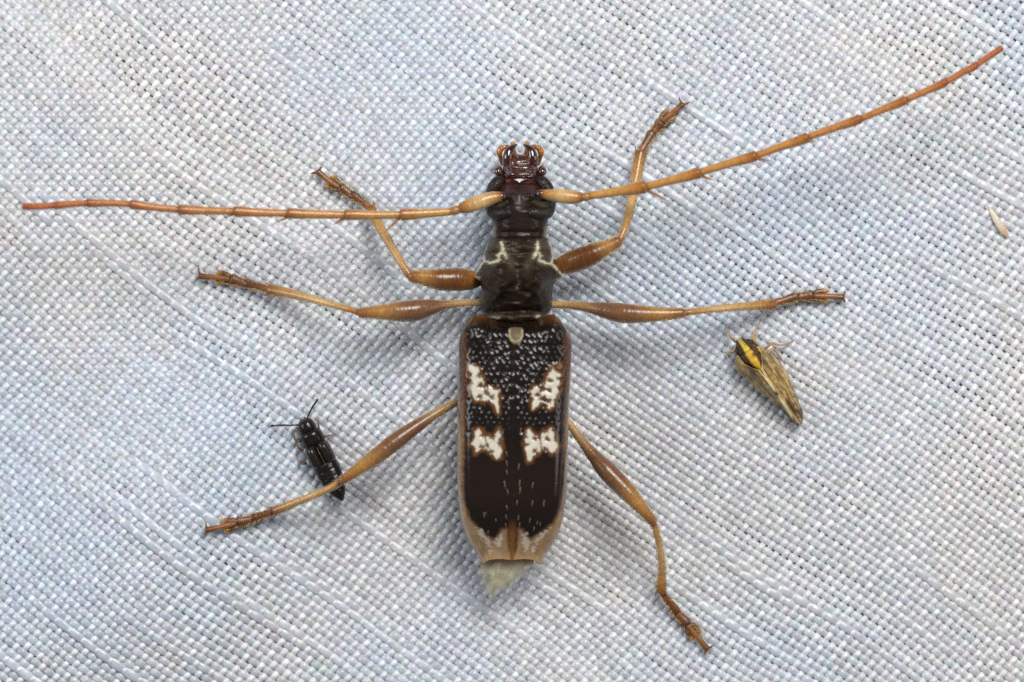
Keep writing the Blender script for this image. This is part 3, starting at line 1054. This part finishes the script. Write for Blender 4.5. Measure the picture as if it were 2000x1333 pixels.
SR = [((1265, 372, 0.415), (1306, 394, 0.385)), ((1369, 344, 0.44), (1397, 353, 0.42)), ((1480, 311, 0.465), (1504, 314, 0.455)), ((1581, 275, 0.49), (1593, 277, 0.485))]
build_antenna(1, JR, SR, [(1058, 379, 0.385, 16), (1076, 381, 0.388, 22), (1100, 384, 0.392, 28), (1124, 386, 0.396, 25), (1138, 386, 0.397, 17)])

# --- legs


def build_leg(label, femur, tibia, tarsus, claws, seed, club=CLUB, root=AMB_L):
    g = lambda p: ground(p[0], p[1])
    f0 = femur[0]
    inward = np.array([1008 - f0[0], 0])
    sx = 1 if inward[0] > 0 else -1
    leg = tube('leg', [(f0[0] + sx * 24, f0[1] + 1, f0[2] - 0.07, 24), (f0[0] + sx * 10, f0[1] + 1, f0[2] - 0.03, 22), (f0[0], f0[1], f0[2], f0[3] * 0.9)],
               [(0, BROWN), (1, AMB_D)], M_leg, beetle, m=16)
    leg['label'] = label
    tube('femur', femur, [(0, root), (0.25, tuple((a_ + b_) / 2 for a_, b_ in zip(root, club))), (0.42, club), (0.66, club), (0.86, AMB), (1, AMB_D)], M_leg, leg, m=24, step=1.8, rough=0.03, seed=seed)
    tube('tibia', tibia, [(0, AMB_D), (0.06, AMB), (0.4, AMB_L), (0.85, AMB), (1, AMB_D)], M_leg, leg, m=16, step=2, rough=0.05, seed=seed + 1)
    # two spurs at the end of the tibia
    te, tp = np.array(tibia[-1]), np.array(tibia[-2])
    dr = (te - tp)[:2]
    dr = dr / np.hypot(*dr)
    nn = np.array([-dr[1], dr[0]])
    for s in (-1, 1):
        b0 = te[:2] + nn * s * te[3] * 0.36
        b1 = b0 + dr * 13 + nn * s * 4
        tube('spur', [(b0[0], b0[1], te[2], 3.6), ((b0[0] + b1[0]) / 2, (b0[1] + b1[1]) / 2, te[2] - 0.004, 2.6), (b1[0], b1[1], te[2] - 0.008, 0.8)],
             [(0, AMB_D), (1, BROWN)], M_tarsus, leg, m=8, step=2)
    # tarsus: three lobed joints and a slender claw joint
    P = np.array(tarsus, float)
    s = np.concatenate([[0], np.cumsum(np.hypot(np.diff(P[:, 0]), np.diff(P[:, 1])))])

    def at(q):
        return np.array([np.interp(q * s[-1], s, P[:, k]) for k in range(3)])

    cuts = [(0.0, 0.38, 12, 20), (0.34, 0.58, 13, 25)]
    for a, b_, d0, d1 in cuts:
        p0, p1, p2 = at(a), at((a + b_) / 2), at(b_)
        tube('tarsal_joint', [(*p0, d0), (*p1, (d0 + d1) / 2 * 0.98), (*at(a + (b_ - a) * 0.86), d1), (*p2, d1 * 0.7)],
             [(0, RED), (0.35, (0.17, 0.055, 0.014)), (1, (0.09, 0.028, 0.009))], M_tarsus, leg, m=14, step=1.6, flat=0.6, rough=0.12, seed=seed + 3)
    G = Geo()                                                   # the third joint is split in two lobes
    p0, p1 = at(0.54), at(0.73)
    d3 = (p1 - p0)[:2]
    d3 = d3 / (np.hypot(*d3) + 1e-9)
    n3 = np.array([-d3[1], d3[0]])
    for sg in (-1, 1):
        pm, pe = at(0.63), at(0.76)
        v, f, c = tube_geo([(*p0, 9), (pm[0] + n3[0] * sg * 6, pm[1] + n3[1] * sg * 6, pm[2], 13),
                            (pe[0] + n3[0] * sg * 10, pe[1] + n3[1] * sg * 10, pe[2] - 0.004, 11)],
                           [(0, (0.09, 0.028, 0.009)), (0.7, (0.15, 0.048, 0.012)), (1, (0.45, 0.25, 0.06))], m=12, step=1.6, flat=0.6, rough=0.1)
        G.add(v, f, c)
    G.build('tarsal_lobe', M_tarsus, leg)
    pa, pb, pc = at(0.6), at(0.8), at(1.0)
    tube('claw_joint', [(*(pa + [0, 0, 0.014]), 9), (*(pb + [0, 0, 0.012]), 10.5), (*(pc + [0, 0, 0.006]), 13)], [(0, AMB_D), (0.5, RED), (1, BROWN)],
         M_tarsus, leg, m=12, step=1.8)
    for cx, cy in claws:
        ex, ey = P[-1, :2]
        zc = P[-1, 2]
        mx, my = (ex + cx) / 2 + (cx - ex) * 0.12, (ey + cy) / 2 + (cy - ey) * 0.05
        tube('claw', [(ex, ey, zc + 0.006, 6), (mx, my, zc + 0.008, 4.6), (cx, cy, max(zc - 0.01, ground(cx, cy) + 0.002), 1.5)],
             [(0, AMB_D), (1, (0.05, 0.015, 0.006))], M_tarsus, leg, m=8, step=1.6)
    G = Geo()
    setae_geo(G, [(*at(q), 15 + 4 * (q > 0.3)) for q in np.linspace(0, 0.8, 9)], 90, 13, (0.66, 0.48, 0.2), spread=1.1, width=1.0, seed=seed)
    setae_geo(G, tibia, 190, 10, (0.70, 0.55, 0.33), spread=0.75, width=1.0, seed=seed + 1)
    setae_geo(G, femur, 420, 9, (0.78, 0.68, 0.52), spread=0.75, width=1.15, seed=seed + 2)
    h = G.build('setae', M_seta, leg)
    h['kind'] = 'stuff'


def with_ground(pts, hs):
    return [(p[0], p[1], ground(p[0], p[1]) + h, *p[2:]) for p, h in zip(pts, hs)]


build_leg('left front leg, folded forward under the antenna',
          [(938, 546, 0.20, 26), (918, 547, 0.225, 39), (888, 546, 0.25, 46), (858, 546, 0.265, 43), (830, 543, 0.275, 32), (803, 540, 0.28, 24)],
          with_ground([(800, 538, 16), (790, 524, 15), (760, 474, 17), (733, 428, 20), (724, 408, 22)], [0.27, 0.26, 0.19, 0.11, 0.075]),
          with_ground([(722, 405), (687, 381), (648, 358), (621, 336)], [0.06, 0.035, 0.025, 0.03]),
          [(628, 325), (607, 340)], 101, (0.17, 0.060, 0.011), (0.30, 0.12, 0.022))
build_leg('left middle leg, stretched out sideways',
          [(938, 592, 0.19, 13), (905, 592.5, 0.215, 14), (870, 596, 0.24, 18), (838, 601, 0.26, 33), (808, 607, 0.275, 43), (780, 609, 0.285, 40), (745, 610, 0.295, 29), (704, 612, 0.30, 20)],
          with_ground([(702, 611, 14), (690, 607, 12), (648, 595, 13), (600, 582, 16), (552, 571, 21), (527, 567, 25)], [0.29, 0.285, 0.22, 0.15, 0.09, 0.065]),
          with_ground([(526, 566), (480, 554), (440, 544), (391, 540)], [0.055, 0.035, 0.025, 0.03]),
          [(387, 521), (383, 548)], 111)
build_leg('left hind leg, reaching back over the small black rove beetle',
          [(912, 774, 0.17, 14), (898, 782, 0.185, 14), (860, 803, 0.22, 17), (815, 832, 0.255, 26), (768, 866, 0.28, 34), (725, 899, 0.295, 31), (692, 922, 0.30, 23), (667, 940, 0.30, 19)],
          with_ground([(667, 940, 15), (655, 948, 13), (612, 968, 14), (570, 985, 16), (538, 998, 20)], [0.29, 0.285, 0.21, 0.13, 0.075]),
          with_ground([(540, 997), (500, 1012), (455, 1024), (404, 1036)], [0.055, 0.035, 0.025, 0.03]),
          [(402, 1021), (401, 1046)], 121)
build_leg('right front leg, raised forward under the antenna',
          [(1086, 522, 0.20, 28), (1102, 517, 0.215, 38), (1125, 509, 0.24, 45), (1152, 499, 0.26, 44), (1180, 486, 0.272, 33), (1208, 472, 0.28, 24)],
          with_ground([(1210, 470, 16), (1217, 455, 14), (1229, 415, 17), (1241, 355, 21), (1251, 300, 26)], [0.27, 0.26, 0.20, 0.12, 0.075]),
          with_ground([(1252, 296), (1274, 261), (1297, 234), (1333, 205)], [0.06, 0.035, 0.025, 0.03]),
          [(1326, 191), (1347, 200)], 131, (0.13, 0.043, 0.008), (0.28, 0.11, 0.02))
build_leg('right middle leg, stretched out sideways towards the planthopper',
          [(1078, 595, 0.19, 13), (1110, 596, 0.215, 14), (1145, 600, 0.24, 19), (1180, 606, 0.26, 31), (1216, 612, 0.278, 39), (1255, 614, 0.29, 34), (1292, 614, 0.297, 27), (1333, 612, 0.30, 20)],
          with_ground([(1334, 612, 14), (1348, 610, 12), (1398, 604, 12.5), (1454, 599, 16), (1496, 596, 21), (1511, 595, 22)], [0.29, 0.285, 0.21, 0.13, 0.075, 0.06]),
          with_ground([(1512, 593), (1558, 580), (1600, 578), (1646, 581)], [0.052, 0.035, 0.025, 0.03]),
          [(1651, 568), (1651, 593)], 141)
build_leg('right hind leg, trailing back and bent down at the knee',
          [(1094, 806, 0.17, 14), (1104, 818, 0.185, 14), (1131, 854, 0.22, 17), (1158, 889, 0.25, 25), (1190, 925, 0.275, 38), (1226, 962, 0.292, 35), (1254, 994, 0.30, 25), (1275, 1019, 0.30, 19)],
          with_ground([(1276, 1020, 14), (1280, 1034, 11.5), (1288, 1066, 13), (1293, 1112, 15), (1291, 1154, 22)], [0.29, 0.28, 0.22, 0.135, 0.075]),
          with_ground([(1292, 1156), (1322, 1197), (1352, 1232), (1381, 1268)], [0.06, 0.035, 0.025, 0.03]),
          [(1393, 1261), (1376, 1279)], 151)

# ------------------------------------------------------------------ rove beetle
rO = np.array([591.0, 818.0])
rd = np.array([0.44, 0.898])
rr_ = np.array([0.898, -0.44])


def rp(l, x):
    q = rO + rd * l + rr_ * x
    return q[0], q[1]


g0 = ground(620, 890)
rove = thing('rove_beetle', 'tiny shiny black rove beetle lying under the longhorn\'s left hind leg', 'beetle', W(620, 890, g0))
BLK = (0.011, 0.009, 0.008)


def rloft(name, st, colour=BLK, parent=None, **kw):
    st = [(a, b_ * 1.14, c_ * 1.14, g0 + d_, g0 + e_) for a, b_, c_, d_, e_ in st]
    return loft(name, st, M_rove, parent or rove, O=rO, d=rd, r=rr_, n=kw.pop('n', 24), m=26, colf=plain(colour, 0.35, 4), **kw)


rh = rloft('head', [(1, -5, 6, 0.06, 0.03), (4, -10, 11, 0.085, 0.02), (12, -14, 15, 0.105, 0.015), (22, -15.5, 16, 0.108, 0.015), (29, -13, 14, 0.10, 0.02), (34, -9, 10, 0.085, 0.03)])
for sd in (-1, 1):
    a = rp(14, sd * 13)
    tube('eye', [(*rp(11, sd * 13), g0 + 0.06, 4), (*rp(15, sd * 13.5), g0 + 0.062, 6), (*rp(19, sd * 13), g0 + 0.06, 4)], [(0, (0.05, 0.035, 0.02)), (1, (0.05, 0.035, 0.02))],
         M_eye, rh, m=10, step=1.5)
tube('mandible', [(*rp(3, -4), g0 + 0.045, 4), (*rp(-1, -3), g0 + 0.043, 3), (*rp(-3, 0), g0 + 0.04, 1.2)], [(0, (0.22, 0.1, 0.04)), (1, (0.1, 0.04, 0.02))], M_amber, rh, m=8, step=1.5)
tube('mandible', [(*rp(3, 5), g0 + 0.045, 4), (*rp(-1, 4), g0 + 0.043, 3), (*rp(-3, 1), g0 + 0.04, 1.2)], [(0, (0.22, 0.1, 0.04)), (1, (0.1, 0.04, 0.02))], M_amber, rh, m=8, step=1.5)
rloft('pronotum', [(27, -13, 14, 0.09, 0.02), (29, -17, 17.5, 0.108, 0.015), (38, -19.5, 20, 0.118, 0.012), (50, -19.5, 20.5, 0.116, 0.012), (57, -18, 19, 0.108, 0.02), (60, -14, 15, 0.095, 0.03)])
for sd in (-1, 1):
    st = [(55, 0.4, 12, 0.095, 0.05), (58, 0.4, 20, 0.125, 0.02), (70, 0.4, 22.5, 0.135, 0.015), (90, 0.4, 23, 0.13, 0.015), (98, 0.4, 21.5, 0.12, 0.02), (100, 0.6, 17, 0.105, 0.04)]
    if sd < 0:
        st = [(a, -c_, -b_, d_, e_) for a, b_, c_, d_, e_ in st]
    rloft('elytron', st, (0.019, 0.014, 0.010))
# pale seam lines where the elytra meet
tube('seam', [(*rp(62, 0), g0 + 0.118, 1.6), (*rp(80, 0), g0 + 0.128, 2.0), (*rp(99, 0.3), g0 + 0.115, 2.2)], [(0, (0.025, 0.022, 0.016)), (1, (0.10, 0.09, 0.05))], M_rove, rove, m=8, step=2)
tube('seam', [(*rp(99, -21), g0 + 0.072, 1.8), (*rp(101, -10), g0 + 0.10, 2.0), (*rp(100.5, 0), g0 + 0.112, 2.2), (*rp(101, 10), g0 + 0.10, 2.0), (*rp(99, 19), g0 + 0.075, 1.6)],
     [(0, (0.16, 0.14, 0.10)), (1, (0.05, 0.045, 0.03))], M_rove, rove, m=8, step=2)
segs = [(96, 112, 21, 21.5), (110, 127, 21.5, 21), (125, 141, 21, 19), (139, 155, 19, 15.5), (153, 168, 15, 9.5), (165, 178, 9, 3)]
for i, (a, b_, w0, w1) in enumerate(segs):
    zt = 0.105 - 0.006 * i
    rloft('abdomen_segment', [(a - 1, -w0 + 2, w0 - 2, zt - 0.012, 0.02), (a + 1, -w0 + 0.5, w0 - 0.5, zt - 0.003, 0.014), ((a + b_) / 2, -(w0 + w1) / 2 - 0.4, (w0 + w1) / 2 + 0.4, zt, 0.012),
                              (b_ - 1, -w1, w1, zt + 0.001, 0.014), (b_ + 0.5, -w1 + 1, w1 - 1, zt - 0.006, 0.02)], n=14)
for lv, w_ in ((111.5, 22), (126.5, 21.5), (140.5, 19)):
    tube('seam', [(*rp(lv - 1.5, -w_), g0 + 0.066, 1.2), (*rp(lv, -w_ * 0.5), g0 + 0.094, 1.5), (*rp(lv, 0), g0 + 0.1005, 1.3), (*rp(lv, w_ * 0.5), g0 + 0.094, 1.5), (*rp(lv - 1.5, w_), g0 + 0.066, 1.2)],
         [(0, (0.16, 0.15, 0.12)), (0.5, (0.05, 0.045, 0.04)), (1, (0.13, 0.12, 0.10))], M_rove, rove, m=8, step=2)
for pts in ([(581, 830), (572, 831), (551, 831), (529, 832)], [(600, 818), (603, 810), (610, 796), (620, 781)]):
    P = [(x, y, g0 + 0.06 + 0.01 * i, d) for i, ((x, y), d) in enumerate(zip(pts, (3.4, 3.0, 3.6, 4.6)))]
    an = tube('antenna', P, [(0, (0.10, 0.05, 0.02)), (0.25, (0.014, 0.011, 0.01)), (1, (0.012, 0.010, 0.009))], M_rove, rove, m=8, step=2.0, rough=0.45)
rlegs = [[(616, 847, 0.05, 5), (622, 842, 0.06, 5), (622, 830, 0.04, 3.4), (622, 817, 0.008, 2.2)],
         [(618, 860, 0.05, 5), (628, 856, 0.055, 4.6), (640, 852, 0.035, 3.4), (655, 848, 0.006, 2)],
         [(638, 886, 0.05, 5.5), (648, 891, 0.055, 5), (656, 899, 0.03, 3.4), (664, 908, 0.006, 2)],
         [(588, 862, 0.05, 5), (578, 860, 0.05, 4.6), (574, 850, 0.03, 3.2), (572, 841, 0.006, 2.2)],
         [(590, 880, 0.05, 5), (584, 876, 0.045, 4.4), (580, 868, 0.02, 3.2), (577, 862, 0.006, 2)],
         [(598, 905, 0.05, 5), (590, 906, 0.04, 4.4), (584, 900, 0.02, 3), (580, 896, 0.006, 2)]]
for P in rlegs:
    tube('leg', [(x, y, ground(x, y) + z, d) for x, y, z, d in P], [(0, (0.05, 0.026, 0.014)), (0.4, (0.13, 0.065, 0.03)), (1, (0.30, 0.17, 0.09))], M_rove, rove, m=8, step=1.8)

# ------------------------------------------------------------------ planthopper
hO = np.array([1443.0, 663.0])
hd = np.array([0.565, 0.825])
hr = np.array([0.825, -0.565])


def hp(l, x):
    q = hO + hd * l + hr * x
    return q[0], q[1]


h0 = ground(1500, 740)
hop = thing('planthopper', 'small tan planthopper with a yellow stripe down its back and brown-veined wings', 'insect', W(1500, 740, h0))


def stripe_col(dark, hwf, yel=(0.62, 0.36, 0.035)):
    def f(px, py, l, x, nx):
        n = vnoise(px / 3, py / 3, 88)
        hw = hwf(l) * 0.78
        k = smooth(1.2, -0.6, np.abs(x + 0.5) - hw + (n - 0.5) * 1.2)[..., None]
        c = np.array(dark)[None, None] * (0.6 + 0.8 * n[..., None])
        y = np.array(yel) * (0.85 + 0.3 * n[..., None])
        return c * (1 - k) + y * k
    return f


def hloft(name, st, colf, **kw):
    st = [(a, b_, c_, h0 + d_, h0 + e_) for a, b_, c_, d_, e_ in st]
    return loft(name, st, M_pron if kw.pop('dull', False) else M_hop, hop, O=hO, d=hd, r=hr, n=kw.pop('n', 30), m=36, colf=colf, **kw)


hh = hloft('head', [(-1, -4, 4, 0.085, 0.05), (1, -7.5, 7, 0.11, 0.035), (8, -12, 11.5, 0.145, 0.03), (17, -16, 15.5, 0.165, 0.025), (26, -18.5, 18, 0.175, 0.025), (31, -17, 17, 0.165, 0.03)],
           stripe_col((0.07, 0.045, 0.016), lambda l: 3.3 + l * 0.16, (0.68, 0.50, 0.07)))
for sd in (-1, 1):
    tube('eye', [(*hp(10, sd * 10.5), h0 + 0.105, 6), (*hp(17, sd * 15), h0 + 0.11, 10), (*hp(25, sd * 17.5), h0 + 0.11, 7)],
         [(0, (0.03, 0.02, 0.012)), (1, (0.045, 0.025, 0.014))], M_eye, hh, m=14, step=1.5)
for sd in (-0.45, 0.55):
    tube('vertex_ridge', [(*hp(0, sd * 5), h0 + 0.11, 1.8), (*hp(8, sd * 6), h0 + 0.146, 1.8), (*hp(18, sd * 8), h0 + 0.167, 1.6)],
         [(0, (0.78, 0.62, 0.14)), (1, (0.62, 0.40, 0.05))], M_hop, hh, m=8, step=2)
hloft('pronotum', [(27, -17, 17, 0.16, 0.03), (30, -21, 21, 0.182, 0.025), (36, -24, 24.5, 0.185, 0.02), (42, -26, 27, 0.182, 0.02), (45, -24, 25, 0.17, 0.03)],
      stripe_col((0.10, 0.055, 0.016), lambda l: 7.4 + 0 * l, (0.66, 0.40, 0.04)))
hloft('scutellum', [(40, -22, 23, 0.175, 0.03), (44, -22, 23, 0.195, 0.025), (52, -17, 19, 0.202, 0.025), (61, -10.5, 12, 0.2, 0.03), (70, -4, 5, 0.19, 0.06), (75, -1.4, 1.6, 0.18, 0.1)],
      stripe_col((0.075, 0.038, 0.012), lambda l: np.interp(l, [40, 52, 60, 72], [7.2, 9.0, 8.2, 2.2]), (0.70, 0.40, 0.035)))
hloft('abdomen', [(36, -22, 24, 0.12, 0.02), (60, -23, 28, 0.135, 0.012), (100, -16, 26, 0.125, 0.012), (140, -9, 18, 0.10, 0.014), (170, -4, 10, 0.07, 0.02)],
      plain((0.10, 0.06, 0.025)))


def build_forewing(sd):
    if sd > 0:
        L = [32, 45, 60, 77, 95, 111, 130, 150, 170, 187, 198, 206]
        Xo = [27, 33, 38.5, 41.7, 43, 43, 39.5, 34, 29.5, 25.7, 20, 13]
    else:
        L = [24, 35, 48, 65, 87, 110, 131, 150, 164, 182, 192, 200]
        Xo = [-24, -33, -37, -34, -28, -22, -16.5, -12, -8, -5.5, -4, -2.5]
    nl, nx = 130, 48
    l = np.linspace(L[0], L[-1], nl)
    xo = spline(l, L, Xo)
    xi = np.interp(l, [24, 45, 60, 72, 90, 206], [sd * 21, sd * 19, sd * 11, sd * 2.0, 0.0, 1.2])
    if sd > 0:
        xi = np.where(l > 180, xi + (l - 180) * 0.16, xi)
    s = np.linspace(0, 1, nx)
    x = xi[:, None] + (xo - xi)[:, None] * s[None]
    ll = l[:, None] + 0 * s[None]
    ridge = np.interp(l, [24, 45, 75, 110, 160, 206], [0.15, 0.175, 0.19, 0.175, 0.135, 0.085])
    edge = np.interp(l, [24, 60, 206], [0.06, 0.035, 0.03])
    z = edge[:, None] + (ridge - edge)[:, None] * (1 - s[None]**1.7)
    z = z + 0.006 * (vnoise(ll / 9, x / 5, 91) - 0.5)
    px = hO[0] + ll * hd[0] + x * hr[0]
    py = hO[1] + ll * hd[1] + x * hr[1]
    n1 = vnoise(ll / 7, x / 3.5, 92)
    n2 = vnoise(ll / 2.2, x / 2.2, 93)
    col = np.array((0.56, 0.36, 0.11))[None, None] * (0.55 + 0.7 * n1 + 0.4 * (n2 - 0.5))[..., None]
    pale = (smooth(0.62, 0.95, s)[None] * 0.6 + 0 * ll)[..., None]
    col = col * (1 - pale) + np.array((0.56, 0.42, 0.23)) * pale

    def mixc(k, c):
        nonlocal col
        k = np.clip(k, 0, 1)[..., None]
        col = col * (1 - k) + np.array(c) * k
    ax = np.abs(x)
    for q, wv in ((0.20, 0.032), (0.38, 0.032), (0.55, 0.034), (0.70, 0.034), (0.86, 0.03)):          # long veins
        qq = q + 0.06 * np.sin(ll / 26 + q * 9)
        mixc(0.85 * np.exp(-((s[None] - qq) / wv)**2) * smooth(40, 60, ll), (0.075, 0.038, 0.012))
    for lv in (148, 162, 176, 190):                                                      # cross veins
        mixc(0.8 * np.exp(-((ll - lv - 8 * s[None]) / 1.8)**2) * (s[None] > 0.2), (0.11, 0.06, 0.022))
    mixc(0.35 * smooth(0.52, 0.72, vnoise(ll / 13, x / 6, 97)), (0.13, 0.07, 0.022))
    mixc(0.45 * smooth(0.6, 0.8, vnoise(ll / 9, x / 5, 98)), (0.74, 0.55, 0.25))
    mixc(0.85 * np.exp(-((ll - 66) / 18)**2 - ((ax - 15) / 6)**2), (0.06, 0.032, 0.012))
    mixc(0.95 * smooth(3.2, 1.4, ax) * smooth(66, 74, ll) * (1 - smooth(182, 192, ll)), (0.85, 0.72, 0.44))   # pale seam
    mixc(1.0 * np.exp(-((ll - 129) / 7)**2 - (ax / 4.2)**2), (0.035, 0.02, 0.012))
    if sd > 0:
        mixc(1.3 * np.exp(-((x - 10 - (ll - 168) * 0.02) / 4.6)**2) * smooth(146, 158, ll) * (1 - smooth(178, 192, ll)), (0.055, 0.03, 0.014))
        mixc(1.3 * np.exp(-((x - 17) / 2.8)**2) * smooth(172, 182, ll), (0.06, 0.033, 0.016))
        mixc(1.0 * np.exp(-((x - 23) / 2.4)**2) * smooth(176, 184, ll), (0.05, 0.03, 0.016))
        mixc(0.8 * np.exp(-((x - 8) / 2)**2) * smooth(186, 194, ll), (0.05, 0.03, 0.015))
    else:
        mixc(0.9 * np.exp(-((s[None] - 0.85) / 0.25)**2) * smooth(146, 160, ll), (0.06, 0.034, 0.014))
        mixc(0.6 * np.exp(-((s[None] - 0.55) / 0.12)**2) * smooth(55, 80, ll), (0.10, 0.058, 0.022))
    V = W(px, py, h0 + z, 0.1).reshape(-1, 3)
    f = [(i * nx + j, (i + 1) * nx + j, (i + 1) * nx + j + 1, i * nx + j + 1) for i in range(nl - 1) for j in range(nx - 1)]
    if sd < 0:
        f = [q[::-1] for q in f]
    o = obj('forewing', V, f, M_hop, hop, col.reshape(-1, 3), solid=0.005)
    o['label'] = ('left' if sd < 0 else 'right') + ' tan forewing with brown veins'


build_forewing(-1)
build_forewing(1)
TAN = (0.50, 0.33, 0.16)
hlegs = [[(1436, 668, 0.07, 5), (1430, 660, 0.09, 5.4), (1424, 650, 0.05, 4), (1417, 634, 0.008, 2.4)],
         [(1436, 686, 0.06, 5), (1426, 688, 0.06, 5), (1420, 690, 0.03, 4), (1415, 689, 0.008, 2.6)],
         [(1482, 676, 0.08, 5.4), (1471, 663, 0.10, 5.6), (1474, 648, 0.07, 4), (1487, 624, 0.01, 2.4)],
         [(1486, 682, 0.07, 5), (1471, 664, 0.075, 5), (1476, 658, 0.04, 4), (1484, 655, 0.008, 3)],
         [(1494, 682, 0.07, 5.4), (1508, 671, 0.085, 5.2), (1520, 674, 0.05, 4), (1535, 673, 0.02, 3), (1550, 666, 0.008, 2.2)],
         [(1500, 690, 0.07, 5.4), (1510, 682, 0.06, 5), (1518, 690, 0.04, 4), (1526, 704, 0.01, 3)]]
for P in hlegs:
    lg = tube('leg', [(x, y, ground(x, y) + z, d) for x, y, z, d in P], [(0, (0.34, 0.20, 0.08)), (0.4, TAN), (0.75, (0.42, 0.25, 0.12)), (1, (0.16, 0.09, 0.06))],
              M_leg, hop, m=10, step=1.6, rough=0.12)

# ------------------------------------------------------------------ a husk lying on the cloth
gs = ground(1952, 435)
slv = tube('plant_husk', [(1931, 404, gs + 0.004, 3), (1938, 416, gs + 0.010, 9), (1948, 433, gs + 0.016, 14), (1957, 447, gs + 0.014, 15), (1965, 458, gs + 0.008, 9), (1969, 463, gs + 0.006, 3)],
           [(0, (0.72, 0.66, 0.54)), (0.5, (0.74, 0.66, 0.52)), (0.75, (0.70, 0.52, 0.36)), (1, (0.62, 0.38, 0.25))], M_hop, None, m=12, step=1.6, flat=0.35, rough=0.12)
slv['label'] = 'tiny pale cream husk lying alone on the bare cloth'
slv['category'] = 'husk'
